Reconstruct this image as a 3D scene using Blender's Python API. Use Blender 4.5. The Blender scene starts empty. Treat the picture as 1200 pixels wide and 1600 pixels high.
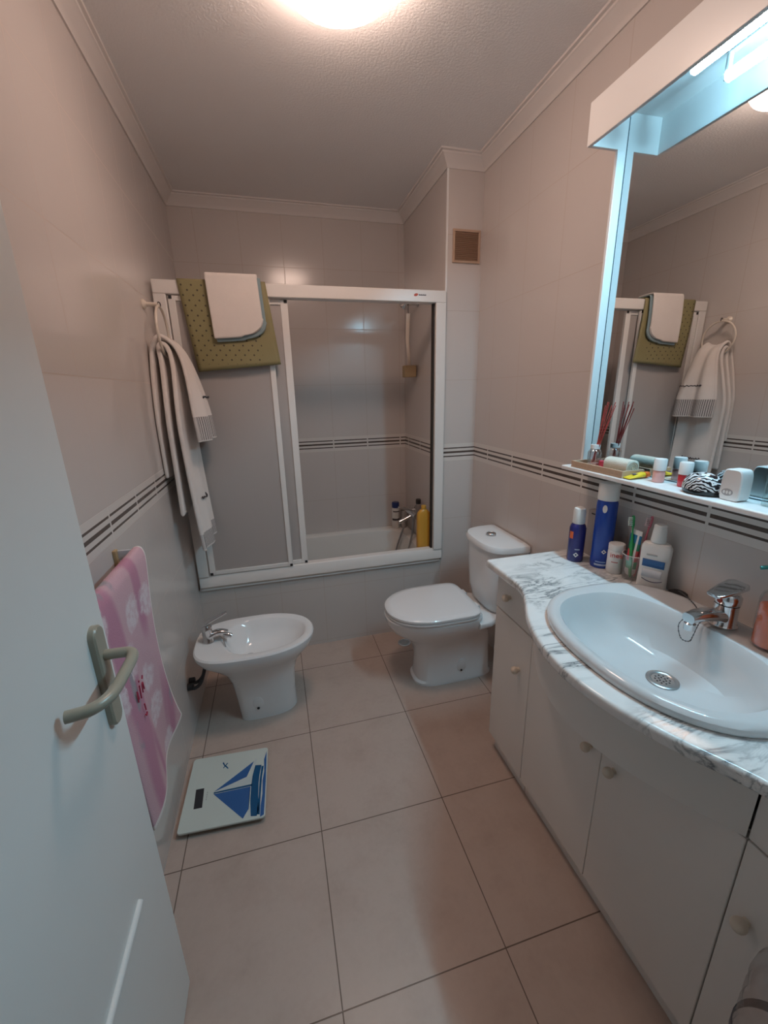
import bpy, bmesh, math, random
from math import sin, cos, pi, radians
from mathutils import Vector, Matrix
random.seed(4)
sc = bpy.context.scene
COL = sc.collection

# ------------------------------------------------------------------ dimensions (metres)
XR, XA, YP, YB, ZCE = 1.602, 1.404, 2.235, 2.941, 2.558     # right wall, alcove wall, pier face, back wall, ceiling
YF = 0.10                                                    # inner face of the doorway wall

# ------------------------------------------------------------------ node helpers
class NT:
    def __init__(s, name):
        s.m = bpy.data.materials.new(name); s.m.use_nodes = True
        s.t = s.m.node_tree; s.n = s.t.nodes; s.b = s.n['Principled BSDF']
        s.tc = None
    def new(s, k, **kw):
        n = s.n.new(k)
        for a, b in kw.items(): setattr(n, a, b)
        return n
    def link(s, a, b): s.t.links.new(a, b)
    def put(s, sock, v):
        if isinstance(v, (int, float)): sock.default_value = v
        elif isinstance(v, (tuple, list)): sock.default_value = v if len(v) == len(sock.default_value) else tuple(v) + (1,)
        else: s.link(v, sock)
    def M(s, op, a, b=0.0, c=None):
        n = s.new('ShaderNodeMath', operation=op); s.put(n.inputs[0], a); s.put(n.inputs[1], b)
        if c is not None: s.put(n.inputs[2], c)
        return n.outputs[0]
    def pos(s):
        if not s.tc: s.tc = s.new('ShaderNodeTexCoord')
        return s.tc.outputs['Object']
    def xyz(s):
        n = s.new('ShaderNodeSeparateXYZ'); s.link(s.pos(), n.inputs[0]); return n.outputs
    def noise(s, scale, detail=3, rough=.5, vec=None, dist=0):
        n = s.new('ShaderNodeTexNoise'); n.inputs['Scale'].default_value = scale
        n.inputs['Detail'].default_value = detail; n.inputs['Roughness'].default_value = rough
        n.inputs['Distortion'].default_value = dist
        s.link(vec if vec is not None else s.pos(), n.inputs['Vector']); return n.outputs['Fac']
    def mapping(s, scale=(1, 1, 1), rot=(0, 0, 0), loc=(0, 0, 0)):
        n = s.new('ShaderNodeMapping'); s.link(s.pos(), n.inputs[0])
        n.inputs['Scale'].default_value = scale; n.inputs['Rotation'].default_value = rot; n.inputs['Location'].default_value = loc
        return n.outputs[0]
    def mix(s, f, a, b):
        n = s.new('ShaderNodeMix', data_type='RGBA'); s.put(n.inputs[0], f); s.put(n.inputs[6], a); s.put(n.inputs[7], b)
        return n.outputs[2]
    def ramp(s, f, stops):
        n = s.new('ShaderNodeValToRGB'); s.link(f, n.inputs[0]); cr = n.color_ramp
        while len(cr.elements) > 1: cr.elements.remove(cr.elements[-1])
        cr.elements[0].position, cr.elements[0].color = stops[0][0], tuple(stops[0][1]) + (1,)
        for p, c in stops[1:]:
            e = cr.elements.new(p); e.color = tuple(c) + (1,)
        return n.outputs[0]
    def bump(s, h, strength=.3, dist=.002):
        n = s.new('ShaderNodeBump'); n.inputs['Strength'].default_value = strength; n.inputs['Distance'].default_value = dist
        s.link(h, n.inputs['Height']); s.link(n.outputs[0], s.b.inputs['Normal'])
    def base(s, v, rough=.5, metal=0, **kw):
        s.put(s.b.inputs['Base Color'], v); s.put(s.b.inputs['Roughness'], rough); s.b.inputs['Metallic'].default_value = metal
        for k, x in kw.items(): s.put(s.b.inputs[k.replace('_', ' ')], x)
        return s.m

def mat(name, c, rough=.5, metal=0, grain=.04, **kw):
    """plain material with a faint procedural unevenness"""
    t = NT(name)
    if grain:
        f = t.noise(9, 3)
        c2 = tuple(x * (1 - grain) for x in c)
        return t.base(t.mix(f, c, c2), rough, metal, **kw)
    return t.base(c, rough, metal, **kw)

def wall_tile_mat(name, axis, off, c=(.64, .585, .555)):
    t = NT(name); P = t.xyz(); u = P[axis]; z = P[2]
    W = .246
    su = t.M('DIVIDE', t.M('SUBTRACT', u, off), W); fu = t.M('FRACT', t.M('ADD', su, 50.0))
    du = t.M('MULTIPLY', t.M('MINIMUM', fu, t.M('SUBTRACT', 1.0, fu)), W)          # distance to a vertical joint
    up = t.M('GREATER_THAN', z, 1.12)
    za = t.M('SUBTRACT', z, t.M('ADD', 1.072, t.M('MULTIPLY', up, .1)))
    fz = t.M('FRACT', t.M('ADD', t.M('DIVIDE', za, .35), 50.0))
    dz = t.M('MULTIPLY', t.M('MINIMUM', fz, t.M('SUBTRACT', 1.0, fz)), .35)
    j = t.M('LESS_THAN', t.M('MINIMUM', du, dz), .0011)
    band = t.M('LESS_THAN', t.M('ABSOLUTE', t.M('SUBTRACT', z, 1.122)), .05)
    q = t.M('SUBTRACT', z, 1.122)
    aq = t.M('ABSOLUTE', q)
    st = t.M('MAXIMUM', t.M('LESS_THAN', aq, .0058), t.M('LESS_THAN', t.M('ABSOLUTE', t.M('SUBTRACT', aq, .0235)), .0036))
    st = t.M('MULTIPLY', t.M('MULTIPLY', st, band), t.M('GREATER_THAN', du, .0045))
    n1 = t.noise(2.0, 2)
    tile = t.mix(n1, c, tuple(x * .95 for x in c))
    bandc = t.mix(st, (.72, .67, .63), t.mix(t.noise(60, 2), (.115, .085, .072), (.075, .055, .048)))
    bodyj = t.mix(j, tile, (.50, .42, .37))
    col = t.mix(band, bodyj, t.mix(t.M('MULTIPLY', t.M('LESS_THAN', du, .0012), .6), bandc, (.62, .56, .52)))
    m = t.base(col, t.M('ADD', .17, t.M('MULTIPLY', j, .4)))
    h = t.M('ADD', t.M('MULTIPLY', t.M('MINIMUM', t.M('MULTIPLY', t.M('MINIMUM', du, dz), 300.0), 1.0), .6), t.M('MULTIPLY', t.noise(5, 1), .5))
    t.bump(h, .2, .0012)
    return m

def floor_mat():
    t = NT('floor_tile'); P = t.xyz(); S = .45
    d = []
    for a, o in ((0, .504), (1, 1.568)):
        f = t.M('FRACT', t.M('ADD', t.M('DIVIDE', t.M('SUBTRACT', P[a], o), S), 20.0))
        d.append(t.M('MULTIPLY', t.M('MINIMUM', f, t.M('SUBTRACT', 1.0, f)), S))
    dm = t.M('MINIMUM', d[0], d[1]); j = t.M('LESS_THAN', dm, .0016)
    n = t.noise(6, 6, .6); n2 = t.noise(60, 3)
    tile = t.ramp(t.M('ADD', t.M('MULTIPLY', n, .8), t.M('MULTIPLY', n2, .2)), [(.3, (.43, .335, .285)), (.55, (.50, .40, .345)), (.75, (.46, .365, .31))])
    m = t.base(t.mix(j, tile, (.13, .09, .07)), t.M('ADD', .30, t.M('MULTIPLY', n2, .1)))
    t.bump(t.M('ADD', t.M('MINIMUM', t.M('MULTIPLY', dm, 400.0), 1.0), t.M('MULTIPLY', n2, .15)), .2, .001)
    return m

def ceiling_mat():
    t = NT('textured_plaster'); n = t.noise(120, 3, .55); m = t.base((.84, .82, .81), .85); t.bump(n, .4, .004); return m

def marble_mat():
    t = NT('grey_veined_marble')
    mp = t.mapping((3.2, 11, 6), (0, 0, radians(28)))
    vein = t.noise(1.5, 6, .6, mp, .9)
    a = t.M('ABSOLUTE', t.M('SUBTRACT', vein, .5))
    where = t.noise(5, 2, .5, t.mapping((1, 1, 1), loc=(3, 5, 1)))
    col = t.ramp(a, [(0, (.17, .19, .20)), (.012, (.36, .38, .39)), (.035, (.66, .67, .66)), (.09, (.80, .80, .79))])
    f = t.ramp(where, [(.38, (0, 0, 0)), (.62, (1, 1, 1))])
    col = t.mix(f, (.80, .80, .79), col)
    soft = t.ramp(t.noise(1.1, 4, .6, mp, .5), [(.55, (0, 0, 0)), (.8, (.45, .45, .45))])
    col = t.mix(soft, col, (.52, .54, .55))
    return t.base(col, .12)

def stripe_mat(name, per, axis, a, b, duty=.5, rough=.9):
    t = NT(name); P = t.xyz(); f = t.M('FRACT', t.M('ADD', t.M('DIVIDE', P[axis], per), 100.0))
    return t.base(t.mix(t.M('LESS_THAN', f, duty), a, b), rough)

def terry_mat(name, c):
    t = NT(name); n = t.noise(420, 2); n2 = t.noise(14, 3)
    m = t.base(t.mix(n2, c, tuple(x * .9 for x in c)), .95, 0, Sheen_Weight=.25); t.bump(n, .55, .003); return m

def pink_mat():
    t = NT('pink_floral_terry')
    def soft(v, lo, hi):
        n = t.new('ShaderNodeMapRange', interpolation_type='SMOOTHSTEP'); n.inputs[1].default_value = lo; n.inputs[2].default_value = hi
        t.link(v, n.inputs[0]); return n.outputs[0]
    base = t.mix(soft(t.noise(7, 1, .5, t.mapping((1, 1.5, .25), loc=(3, 1, 0))), .48, .62), (.60, .38, .43), (.50, .235, .32))
    def blobs(scale, r0, r1, loc, sc=(1, 1, 1), thr=.45, wob=.035):
        v = t.new('ShaderNodeTexVoronoi'); v.inputs['Scale'].default_value = scale
        mp = t.mapping(sc, loc=loc); add = t.new('ShaderNodeVectorMath', operation='ADD')
        t.link(mp, add.inputs[0])
        nz = t.new('ShaderNodeTexNoise'); nz.inputs['Scale'].default_value = 38; t.link(t.pos(), nz.inputs['Vector'])
        sm = t.new('ShaderNodeVectorMath', operation='SCALE'); t.link(nz.outputs['Color'], sm.inputs[0]); sm.inputs['Scale'].default_value = wob
        t.link(sm.outputs[0], add.inputs[1]); t.link(add.outputs[0], v.inputs['Vector'])
        sep = t.new('ShaderNodeSeparateColor'); t.link(v.outputs['Color'], sep.inputs[0])
        return t.M('MULTIPLY', soft(v.outputs['Distance'], r1, r0), t.M('GREATER_THAN', sep.outputs[0], thr))
    leaf = blobs(8, .22, .36, (1.2, .6, .1), (1, 1.8, .5), .2)
    c = t.mix(t.M('MULTIPLY', leaf, .85), base, (.31, .31, .335))
    fl = t.M('MULTIPLY', blobs(8, .30, .44, (.2, .1, .4), thr=.4), t.M('ADD', .45, t.M('MULTIPLY', soft(t.noise(70, 2), .35, .6), .5)))
    c = t.mix(fl, c, (.70, .60, .63))
    m = t.base(c, .95); t.bump(t.noise(420, 2), .5, .003); return m

def mat_mat():
    t = NT('olive_rubber_mat'); P = t.xyz(); S = .021
    # staggered round drain holes over the flat of the mat
    a = t.M('DIVIDE', t.M('ADD', P[0], t.M('MULTIPLY', P[2], .1)), S); b = t.M('DIVIDE', P[2], S)
    p = t.M('ADD', a, b); q = t.M('SUBTRACT', a, b)
    fp = t.M('SUBTRACT', t.M('FRACT', t.M('ADD', t.M('MULTIPLY', p, .5), 60.0)), .5); fq = t.M('SUBTRACT', t.M('FRACT', t.M('ADD', t.M('MULTIPLY', q, .5), 60.0)), .5)
    d = t.M('SQRT', t.M('ADD', t.M('MULTIPLY', fp, fp), t.M('MULTIPLY', fq, fq)))
    inside = t.M('MULTIPLY', t.M('GREATER_THAN', P[2], -.355), t.M('LESS_THAN', P[2], -.004))
    inside = t.M('MULTIPLY', inside, t.M('LESS_THAN', P[0], .155))
    k = t.M('MULTIPLY', t.M('LESS_THAN', d, .135), inside)
    m = t.base(t.mix(k, t.mix(t.noise(12, 3), (.265, .235, .115), (.235, .205, .095)), (.06, .05, .03)), .6)
    return m

def zebra_mat():
    t = NT('zebra_print'); w = t.new('ShaderNodeTexWave', wave_type='RINGS'); w.inputs['Scale'].default_value = 44
    w.inputs['Distortion'].default_value = 7; w.inputs['Detail'].default_value = 1.2; w.inputs['Detail Scale'].default_value = 1.6
    t.link(t.mapping((1, 1, 1), loc=(.015, .02, 0)), w.inputs['Vector'])
    return t.base(t.mix(t.M('GREATER_THAN', w.outputs['Fac'], .5), (.012, .012, .016), (.80, .79, .80)), .12)

def glass_mat(name, c=(1, 1, 1), rough=.02, ior=1.45):
    return NT(name).base(c, rough, 0, Transmission_Weight=1.0, IOR=ior)

def thin_mat(name, c=(1, 1, 1), refl=.12, rough=.05):
    """thin clear wall: mostly see-through with a little gloss"""
    t = NT(name); tr = t.new('ShaderNodeBsdfTransparent'); tr.inputs[0].default_value = tuple(c) + (1,)
    gl = t.new('ShaderNodeBsdfGlossy'); gl.inputs['Roughness'].default_value = rough
    lw = t.new('ShaderNodeLayerWeight'); lw.inputs[0].default_value = .35
    mx = t.new('ShaderNodeMixShader'); t.link(t.M('ADD', t.M('MULTIPLY', lw.outputs['Facing'], .35), refl), mx.inputs[0])
    t.link(tr.outputs[0], mx.inputs[1]); t.link(gl.outputs[0], mx.inputs[2])
    t.link(mx.outputs[0], t.n['Material Output'].inputs['Surface']); return t.m

def emis(name, c, s):
    t = NT(name); return t.base((.9, .9, .9), .4, 0, Emission_Color=c, Emission_Strength=s)

WARM, COOL = (1, .727, .60), (.42, .79, 1)
CER = mat('white_ceramic', (.80, .80, .80), .07, grain=.02)
PLA = mat('white_plastic', (.86, .85, .84), .3, grain=.02)
LAC = mat('white_lacquer', (.78, .75, .71), .35, grain=.03)
DOOR = mat('white_door_paint', (.78, .78, .76), .35, grain=.03)
ALU = mat('white_aluminium', (.80, .77, .74), .3, grain=.02)
CHR = mat('chrome', (.72, .72, .73), .1, 1, grain=.06)
STEEL = mat('brushed_steel', (.50, .50, .50), .32, 1, grain=.1)
BLK = mat('black_rubber', (.018, .018, .02), .5)
CREAM = mat('cream_knob', (.72, .63, .52), .35)
OLIVE = mat('olive_beige_enamel', (.335, .31, .245), .28, grain=.03)
BRASS = mat('worn_gold', (.55, .38, .20), .35, .3)
TOWEL = terry_mat('white_terry', (.80, .74, .70))
PINS = stripe_mat('pinstripe_weave', .0085, 1, (.55, .51, .49), (.04, .035, .04), .30)
DKTH = mat('dark_thread', (.07, .06, .065), .9)
TEAL = terry_mat('blue_grey_backing', (.25, .34, .37))
GAP = mat('dark_gap', (.035, .025, .02), .9)

# ------------------------------------------------------------------ mesh helpers
def rootloc(p):
    while p.parent: p = p.parent
    return Vector(p.location)

def obj(name, bm, m, parent=None, origin=None, smooth=True, bevel=0, seg=2, solid=0, subsurf=0, angle=40):
    """link bm as ONE mesh object; verts are given in world coordinates"""
    bmesh.ops.recalc_face_normals(bm, faces=bm.faces)
    me = bpy.data.meshes.new(name)
    o0 = rootloc(parent) if parent else Vector(origin if origin is not None else (0, 0, 0))
    bmesh.ops.translate(bm, verts=bm.verts, vec=-o0)
    bm.to_mesh(me); bm.free()
    for x in (m if isinstance(m, (list, tuple)) else [m]): me.materials.append(x)
    if smooth:
        me.shade_smooth(); me.set_sharp_from_angle(angle=radians(angle))
    o = bpy.data.objects.new(name, me); COL.objects.link(o)
    if parent: o.parent = parent
    else: o.location = o0
    if solid:
        d = o.modifiers.new('thickness', 'SOLIDIFY'); d.thickness = solid; d.offset = 0
    if subsurf:
        d = o.modifiers.new('soft', 'SUBSURF'); d.levels = d.render_levels = subsurf
    if bevel:
        d = o.modifiers.new('edge', 'BEVEL'); d.width = bevel; d.segments = seg; d.limit_method = 'ANGLE'; d.angle_limit = radians(35)
    return o

def thing(name, label, cat, loc, group=None):
    o = bpy.data.objects.new(name, None); o.empty_display_size = .05; COL.objects.link(o); o.location = loc
    return tag(o, label, cat, group)
def tag(o, label, cat, group=None):
    o['label'] = label; o['category'] = cat
    if group: o['group'] = group
    return o
def struct(name, bm, m, label=None, **kw):
    o = obj(name, bm, m, **kw); o['kind'] = 'structure'
    if label: o['label'] = label
    return o

def B(): return bmesh.new()
def box(bm, x0, x1, y0, y1, z0, z1, mi=0):
    v = [bm.verts.new(p) for p in ((x0, y0, z0), (x1, y0, z0), (x1, y1, z0), (x0, y1, z0), (x0, y0, z1), (x1, y0, z1), (x1, y1, z1), (x0, y1, z1))]
    for f in ((0, 3, 2, 1), (4, 5, 6, 7), (0, 1, 5, 4), (1, 2, 6, 5), (2, 3, 7, 6), (3, 0, 4, 7)):
        bm.faces.new([v[i] for i in f]).material_index = mi
    return bm
def loft(bm, rings, cap0=True, cap1=True, mi=0, closed=True):
    rv = [[bm.verts.new(p) for p in r] for r in rings]
    n = len(rv[0])
    for a, b in zip(rv, rv[1:]):
        for i in range(n if closed else n - 1):
            j = (i + 1) % n
            bm.faces.new((a[i], a[j], b[j], b[i])).material_index = mi
    if cap0: bm.faces.new(rv[0][::-1]).material_index = mi
    if cap1: bm.faces.new(rv[-1]).material_index = mi
    return bm
def sgn(a, p): return (abs(a) ** (2 / p)) * (1 if a >= 0 else -1)
def se(cx, cy, z, af, ab, ay, pf=2, pb=2, n=48, zt=0):
    """D-shaped ring: af = reach towards +x, ab = reach towards -x"""
    out = []
    for i in range(n):
        t = 2 * pi * i / n; c, s = cos(t), sin(t); p = pf if c >= 0 else pb
        x = (af if c >= 0 else ab) * sgn(c, p)
        out.append((cx + x, cy + ay * sgn(s, p), z + zt * x))
    return out
def lathe(bm, prof, c, n=24, mi=0, ax=None, cap=True):
    """prof = [(r, h)] turned about the vertical (or ax) through c"""
    A = Vector(ax).normalized() if ax else Vector((0, 0, 1))
    q = Vector((0, 0, 1)).rotation_difference(A); C = Vector(c)
    loft(bm, [[C + q @ Vector((r * cos(2 * pi * i / n), r * sin(2 * pi * i / n), h)) for i in range(n)] for r, h in prof], cap, cap, mi)
    return bm
def tube(bm, pts, r, n=10, mi=0, cap=True, closed=False):
    P = [Vector(p) for p in pts]; rings = []; prev = None
    for i, p in enumerate(P):
        if closed: d = P[(i + 1) % len(P)] - P[i - 1]
        else: d = P[min(i + 1, len(P) - 1)] - P[max(i - 1, 0)]
        d.normalize()
        if prev is None: a = d.orthogonal().normalized()
        else: a = (prev - d * prev.dot(d)).normalized()
        prev = a; b = d.cross(a); rr = r[i] if isinstance(r, (list, tuple)) else r
        rings.append([p + a * rr * cos(2 * pi * k / n) + b * rr * sin(2 * pi * k / n) for k in range(n)])
    if closed: rings.append(rings[0]); loft(bm, rings, False, False, mi); bmesh.ops.remove_doubles(bm, verts=bm.verts, dist=1e-6)
    else: loft(bm, rings, cap, cap, mi)
    return bm
def smooth_path(pts, n=8):
    P = [Vector(p) for p in pts]; out = []
    for i in range(len(P) - 1):
        a, b, c, d = P[max(i - 1, 0)], P[i], P[i + 1], P[min(i + 2, len(P) - 1)]
        for k in range(n):
            t = k / n
            out.append(.5 * ((2 * b) + (c - a) * t + (2 * a - 5 * b + 4 * c - d) * t * t + (3 * b - a - 3 * c + d) * t ** 3))
    return out + [P[-1]]
def grid(bm, nu, nv, f, mi=None):
    v = [[bm.verts.new(f(i / (nu - 1), j / (nv - 1))) for j in range(nv)] for i in range(nu)]
    for i in range(nu - 1):
        for j in range(nv - 1):
            fc = bm.faces.new((v[i][j], v[i + 1][j], v[i + 1][j + 1], v[i][j + 1]))
            if mi: fc.material_index = mi((i + .5) / (nu - 1), (j + .5) / (nv - 1))
    return bm
def prism(bm, pts, z0, z1, mi=0):
    loft(bm, [[(x, y, z0) for x, y in pts], [(x, y, z1) for x, y in pts]], mi=mi); return bm
def poly(bm, pts, mi=0):
    bm.faces.new([bm.verts.new(p) for p in pts]).material_index = mi; return bm
def text(name, s, size, loc, right, up, m, parent, ext=.0004):
    cu = bpy.data.curves.new(name, 'FONT'); cu.body = s; cu.size = size; cu.extrude = ext; cu.align_x = 'CENTER'; cu.align_y = 'CENTER'
    t = bpy.data.objects.new(name, cu); COL.objects.link(t); bpy.context.view_layer.update()
    me = bpy.data.meshes.new_from_object(t.evaluated_get(bpy.context.evaluated_depsgraph_get()))
    bpy.data.objects.remove(t); bpy.data.curves.remove(cu)
    r, u = Vector(right).normalized(), Vector(up).normalized(); w = r.cross(u)
    M = Matrix((r, u, w)).transposed().to_4x4(); M.translation = Vector(loc) - rootloc(parent)
    me.transform(M); me.materials.clear(); me.materials.append(m); me.name = name
    o = bpy.data.objects.new(name, me); COL.objects.link(o); o.parent = parent
    return o

# ------------------------------------------------------------------ room shell
T = .1
TX = lambda n, o: wall_tile_mat(n, 0, o)
TY = lambda n, o: wall_tile_mat(n, 1, o)
tile_left, tile_right = TY('wall_tile_left', 1.795), TY('wall_tile_right', 2.072)
tile_back, tile_pier, tile_alcove = TX('wall_tile_back', .872), TX('wall_tile_pier', XA - .003), TY('wall_tile_alcove', YP + .14)
struct('floor', box(B(), -.1, XR + .1, -1.3, YB + .1, -.08, 0), floor_mat(), smooth=False)
struct('ceiling', box(B(), -.1, XR + .1, YF - .1, YB + .1, ZCE, ZCE + .08), ceiling_mat(), smooth=False)
struct('wall_left', box(B(), -T, 0, YF - .1, YB + T, 0, ZCE), tile_left, smooth=False)
struct('wall_right', box(B(), XR, XR + T, YF - .1, YP, 0, ZCE), tile_right, smooth=False)
struct('wall_back', box(B(), 0, XA, YB, YB + T, 0, ZCE), tile_back, smooth=False)
# pier: face towards the room and the alcove's side wall
bm = B()
box(bm, XA, XR + T, YP, YB + T, 0, ZCE)
for f in bm.faces:
    f.normal_update()
    f.material_index = 1 if abs(f.normal.x) > .5 else 0
struct('wall_alcove', bm, [tile_pier, tile_alcove], smooth=False)
# doorway wall (the camera stands in the opening)
bm = B()
box(bm, 0, .06, YF - .1, YF, 0, ZCE); box(bm, .90, XR, YF - .1, YF, 0, ZCE); box(bm, .06, .90, YF - .1, YF, 2.08, ZCE)
struct('wall_front', bm, TX('wall_tile_front', .9), smooth=False)
# hall behind the doorway
bm = B(); box(bm, -.1, XR + .1, -1.4, -1.3, 0, 2.5); box(bm, -.2, -.1, -1.3, 0, 0, 2.5); box(bm, XR + .1, XR + .2, -1.3, 0, 0, 2.5); box(bm, -.1, XR + .1, -1.3, 0, 2.5, 2.58)
struct('wall_hall', bm, mat('hall_plaster', (.62, .58, .54), .8), smooth=False)
# plaster cove round the ceiling, following the pier
prof = [(0, -.058), (.006, -.058), (.008, -.050), (.016, -.040), (.030, -.026), (.040, -.016), (.044, -.014), (.046, -.008), (.056, -.006), (.058, 0)]
path = [((0, YF), (1, 0)), ((0, YB), (1, -1)), ((XA, YB), (-1, -1)), ((XA, YP), (-1, -1)), ((XR, YP), (-1, -1)), ((XR, YF), (-1, 0))]
loft(bm := B(), [[(p[0] + d[0] * a, p[1] + d[1] * a, ZCE + h) for a, h in prof] for p, d in path], False, False, closed=False)
struct('trim_1', bm, mat('white_cove_plaster', (.74, .69, .66), .6), smooth=True, angle=30)
struct('trim_2', box(B(), XA - .003, XA + .006, YP - .004, YP + .003, 1.96, 2.50), PLA, smooth=False)
# tiled bath apron
apron = TX('apron_tile', .3)
struct('wall_apron', box(B(), 0, XA, YP + .006, YP + .036, 0, .4515), wall_tile_mat('apron_tile_face', 0, .18, (.62, .575, .545)), smooth=False)

# ------------------------------------------------------------------ door standing open
door = thing('door_1', 'white open door with olive beige lever handle at the left edge', 'door', (.11, .11, .008)); door['kind'] = 'structure'
obj('door_leaf', box(B(), .09, .13, .11, .826, .008, 2.03), DOOR, door, bevel=.003)
bm = B(); tube(bm, [(.131, .703, .512), (.131, .70, .512), (.131, .40, .51), (.131, .20, .51)], [.002, .0075, .0075, .0075], 12)
obj('door_moulding', bm, DOOR, door)
bm = B()
pl = [(.772 + .019 * cos(a), 0) for a in ()]
ring = lambda x, g: [(x, .774 + (.0195 - g) * cos(2 * pi * i / 40), .98 + (.083 if sin(2 * pi * i / 40) >= 0 else -.083) + (.0195 - g) * sin(2 * pi * i / 40)) for i in range(40)]
loft(bm, [ring(.130, 0), ring(.139, 0), ring(.142, .003)])
h = obj('handle', bm, OLIVE, door)
bm = B(); tube(bm, smooth_path([(.140, .776, 1.022), (.165, .776, 1.022), (.184, .772, 1.022), (.192, .755, 1.022), (.193, .72, 1.022), (.192, .67, 1.022), (.186, .645, 1.022), (.170, .628, 1.022), (.142, .622, 1.022)], 8), .0095, 16)
obj('lever', bm, OLIVE, h)

# ------------------------------------------------------------------ ceiling lamp
lamp = thing('ceiling_lamp', 'round opal ceiling lamp glowing warm above the room', 'lamp', (.74, 1.40, ZCE))
lathe(bm := B(), [(.155, ZCE), (.155, ZCE - .018), (.15, ZCE - .02)], (.74, 1.40, 0), 48); obj('lamp_base', bm, PLA, lamp)
lathe(bm := B(), [(.150, ZCE - .019), (.168, ZCE - .03), (.170, ZCE - .045), (.155, ZCE - .07), (.12, ZCE - .09), (.07, ZCE - .102), (.004, ZCE - .106)], (.74, 1.40, 0), 48)
obj('lamp_shade', bm, emis('warm_opal_glow', WARM, 25.5), lamp)

# ------------------------------------------------------------------ vent grille on the pier
v = thing('ventilation_grille', 'small square brownish vent grille high on the tiled pier', 'vent', (1.513, YP, 2.10))
VB = mat('tan_plastic', (.52, .36, .26), .5); VD = mat('tan_slat', (.34, .21, .14), .5)
bm = B(); x0, x1, z0, z1 = 1.437, 1.589, 2.097, 2.248
for a in ((x0, x1, z0, z0 + .011), (x0, x1, z1 - .011, z1), (x0, x0 + .011, z0 + .011, z1 - .011), (x1 - .011, x1, z0 + .011, z1 - .011)): box(bm, a[0], a[1], YP - .008, YP, a[2], a[3])
obj('grille_frame', bm, VB, v, bevel=.001)
bm = B()
for k in range(15):
    z = z0 + .015 + k * .0083
    loft(bm, [[(x, YP - .006, z), (x, YP - .001, z + .006), (x, YP - .0005, z + .005), (x, YP - .0055, z - .001)] for x in (x0 + .011, x1 - .011)])
box(bm, x0 + .011, x1 - .011, YP - .0006, YP, z0 + .011, z1 - .011)
obj('grille_slats', bm, VD, v, smooth=False)

# ------------------------------------------------------------------ bathtub
tub = thing('bathtub', 'white enamel bathtub with rounded rim behind the tiled apron', 'bathtub', (XA / 2, 2.59, 0))
cx, cy = XA / 2, (YP - .008 + YB) / 2
hx, hy = XA / 2 - .002, (YB - YP + .008) / 2 - .002
R = lambda z, dx, dy, p=8: se(cx, cy, z, hx - dx, hx - dx, hy - dy, p, p, 72)
loft(bm := B(), [R(.452, 0, 0, 60), R(.466, 0, 0, 60), R(.472, .006, .005, 40), R(.472, .065, .062, 7), R(.466, .075, .072, 6), R(.44, .082, .080, 6), R(.28, .11, .10, 5.5), R(.12, .16, .13, 5), R(.095, .21, .17, 4.5), R(.09, .40, .26, 4)], False, True)
obj('tub_shell', bm, mat('tub_enamel', (.78, .75, .71), .12), tub)
lathe(bm := B(), [(.028, .092), (.028, .095), (.01, .097)], (1.12, cy, 0), 24); obj('drain', bm, CHR, tub)
lathe(bm := B(), [(.03, 0), (.03, .006), (.012, .010)], (XA - .108, cy, .36), 24, ax=(-1, 0, .25)); obj('overflow_cover', bm, CHR, tub)

# ------------------------------------------------------------------ shower screen
ss = thing('shower_screen', 'white framed sliding bath screen with frosted panels pushed left', 'shower screen', (.70, YP, .472))
y0, y1 = YP - .018, YP + .040
FX0, FX1, FZ0, FZ1 = .012, XA - .001, .473, 1.963
bm = B(); box(bm, FX0, FX1, y0, y1, 1.905, FZ1); obj('top_rail', bm, ALU, ss, bevel=.004)
bm = B(); loft(bm, [[(x, y0, FZ0), (x, y0, FZ0 + .035), (x, y0 + .012, FZ0 + .066), (x, y1, FZ0 + .066), (x, y1, FZ0)] for x in (FX0, FX1)]); obj('bottom_rail', bm, ALU, ss, bevel=.003)
bm = B(); box(bm, FX0, .064, y0 + .001, y1, FZ0 + .06, 1.906); obj('side_post', bm, ALU, ss, bevel=.003)
bm = B(); box(bm, 1.347, FX1, y0 + .001, y1, FZ0 + .06, 1.906); pr_ = obj('side_post', bm, ALU, ss, bevel=.003)
bm = B(); box(bm, 1.337, 1.347, YP + .004, YP + .026, FZ0 + .066, 1.905); obj('gap_shade_strip', bm, GAP, pr_, smooth=False)  # dark strip standing in for the shade inside the open post profile
FR = NT('frosted_acrylic'); FR.base(FR.mix(FR.noise(3, 2), (.50, .455, .43), (.47, .43, .41)), .35, 0, Transmission_Weight=.12); FR = FR.m
PIN = mat('warm_white_aluminium', (.80, .70, .63), .3)
def panel(xa, xb, y, wl, wr, m):
    za, zb = FZ0 + .068, 1.900
    p = obj('sliding_panel', box(B(), xa + .006, xb - .006, y - .0025, y + .0025, za + .01, zb - .01), FR, ss, smooth=False)
    obj('stile', box(B(), xa, xa + wl, y - .009, y + .009, za, zb), m, p, bevel=.002)
    obj('stile', box(B(), xb - wr, xb, y - .009, y + .009, za, zb), m, p, bevel=.002)
    bm = B(); box(bm, xa + wl, xb - wr, y - .008, y + .008, za, za + .022); obj('bottom_bar', bm, m, p, bevel=.002)
    bm = B(); box(bm, xa + wl, xb - wr, y - .008, y + .008, zb - .022, zb); obj('top_bar', bm, m, p, bevel=.002)
    for x, z in ((xa + .003, za), (xa + .003, zb - .014), (xb - .017, za), (xb - .017, zb - .014)):
        obj('corner_clip', box(B(), x, x + .014, y - .0105, y - .0085, z, z + .014), BLK, p, smooth=False)
panel(.070, .508, YP - .006, .030, .026, ALU)
panel(.142, .592, YP + .016, .014, .034, ALU)
bm = B(); z = 1.938
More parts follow.
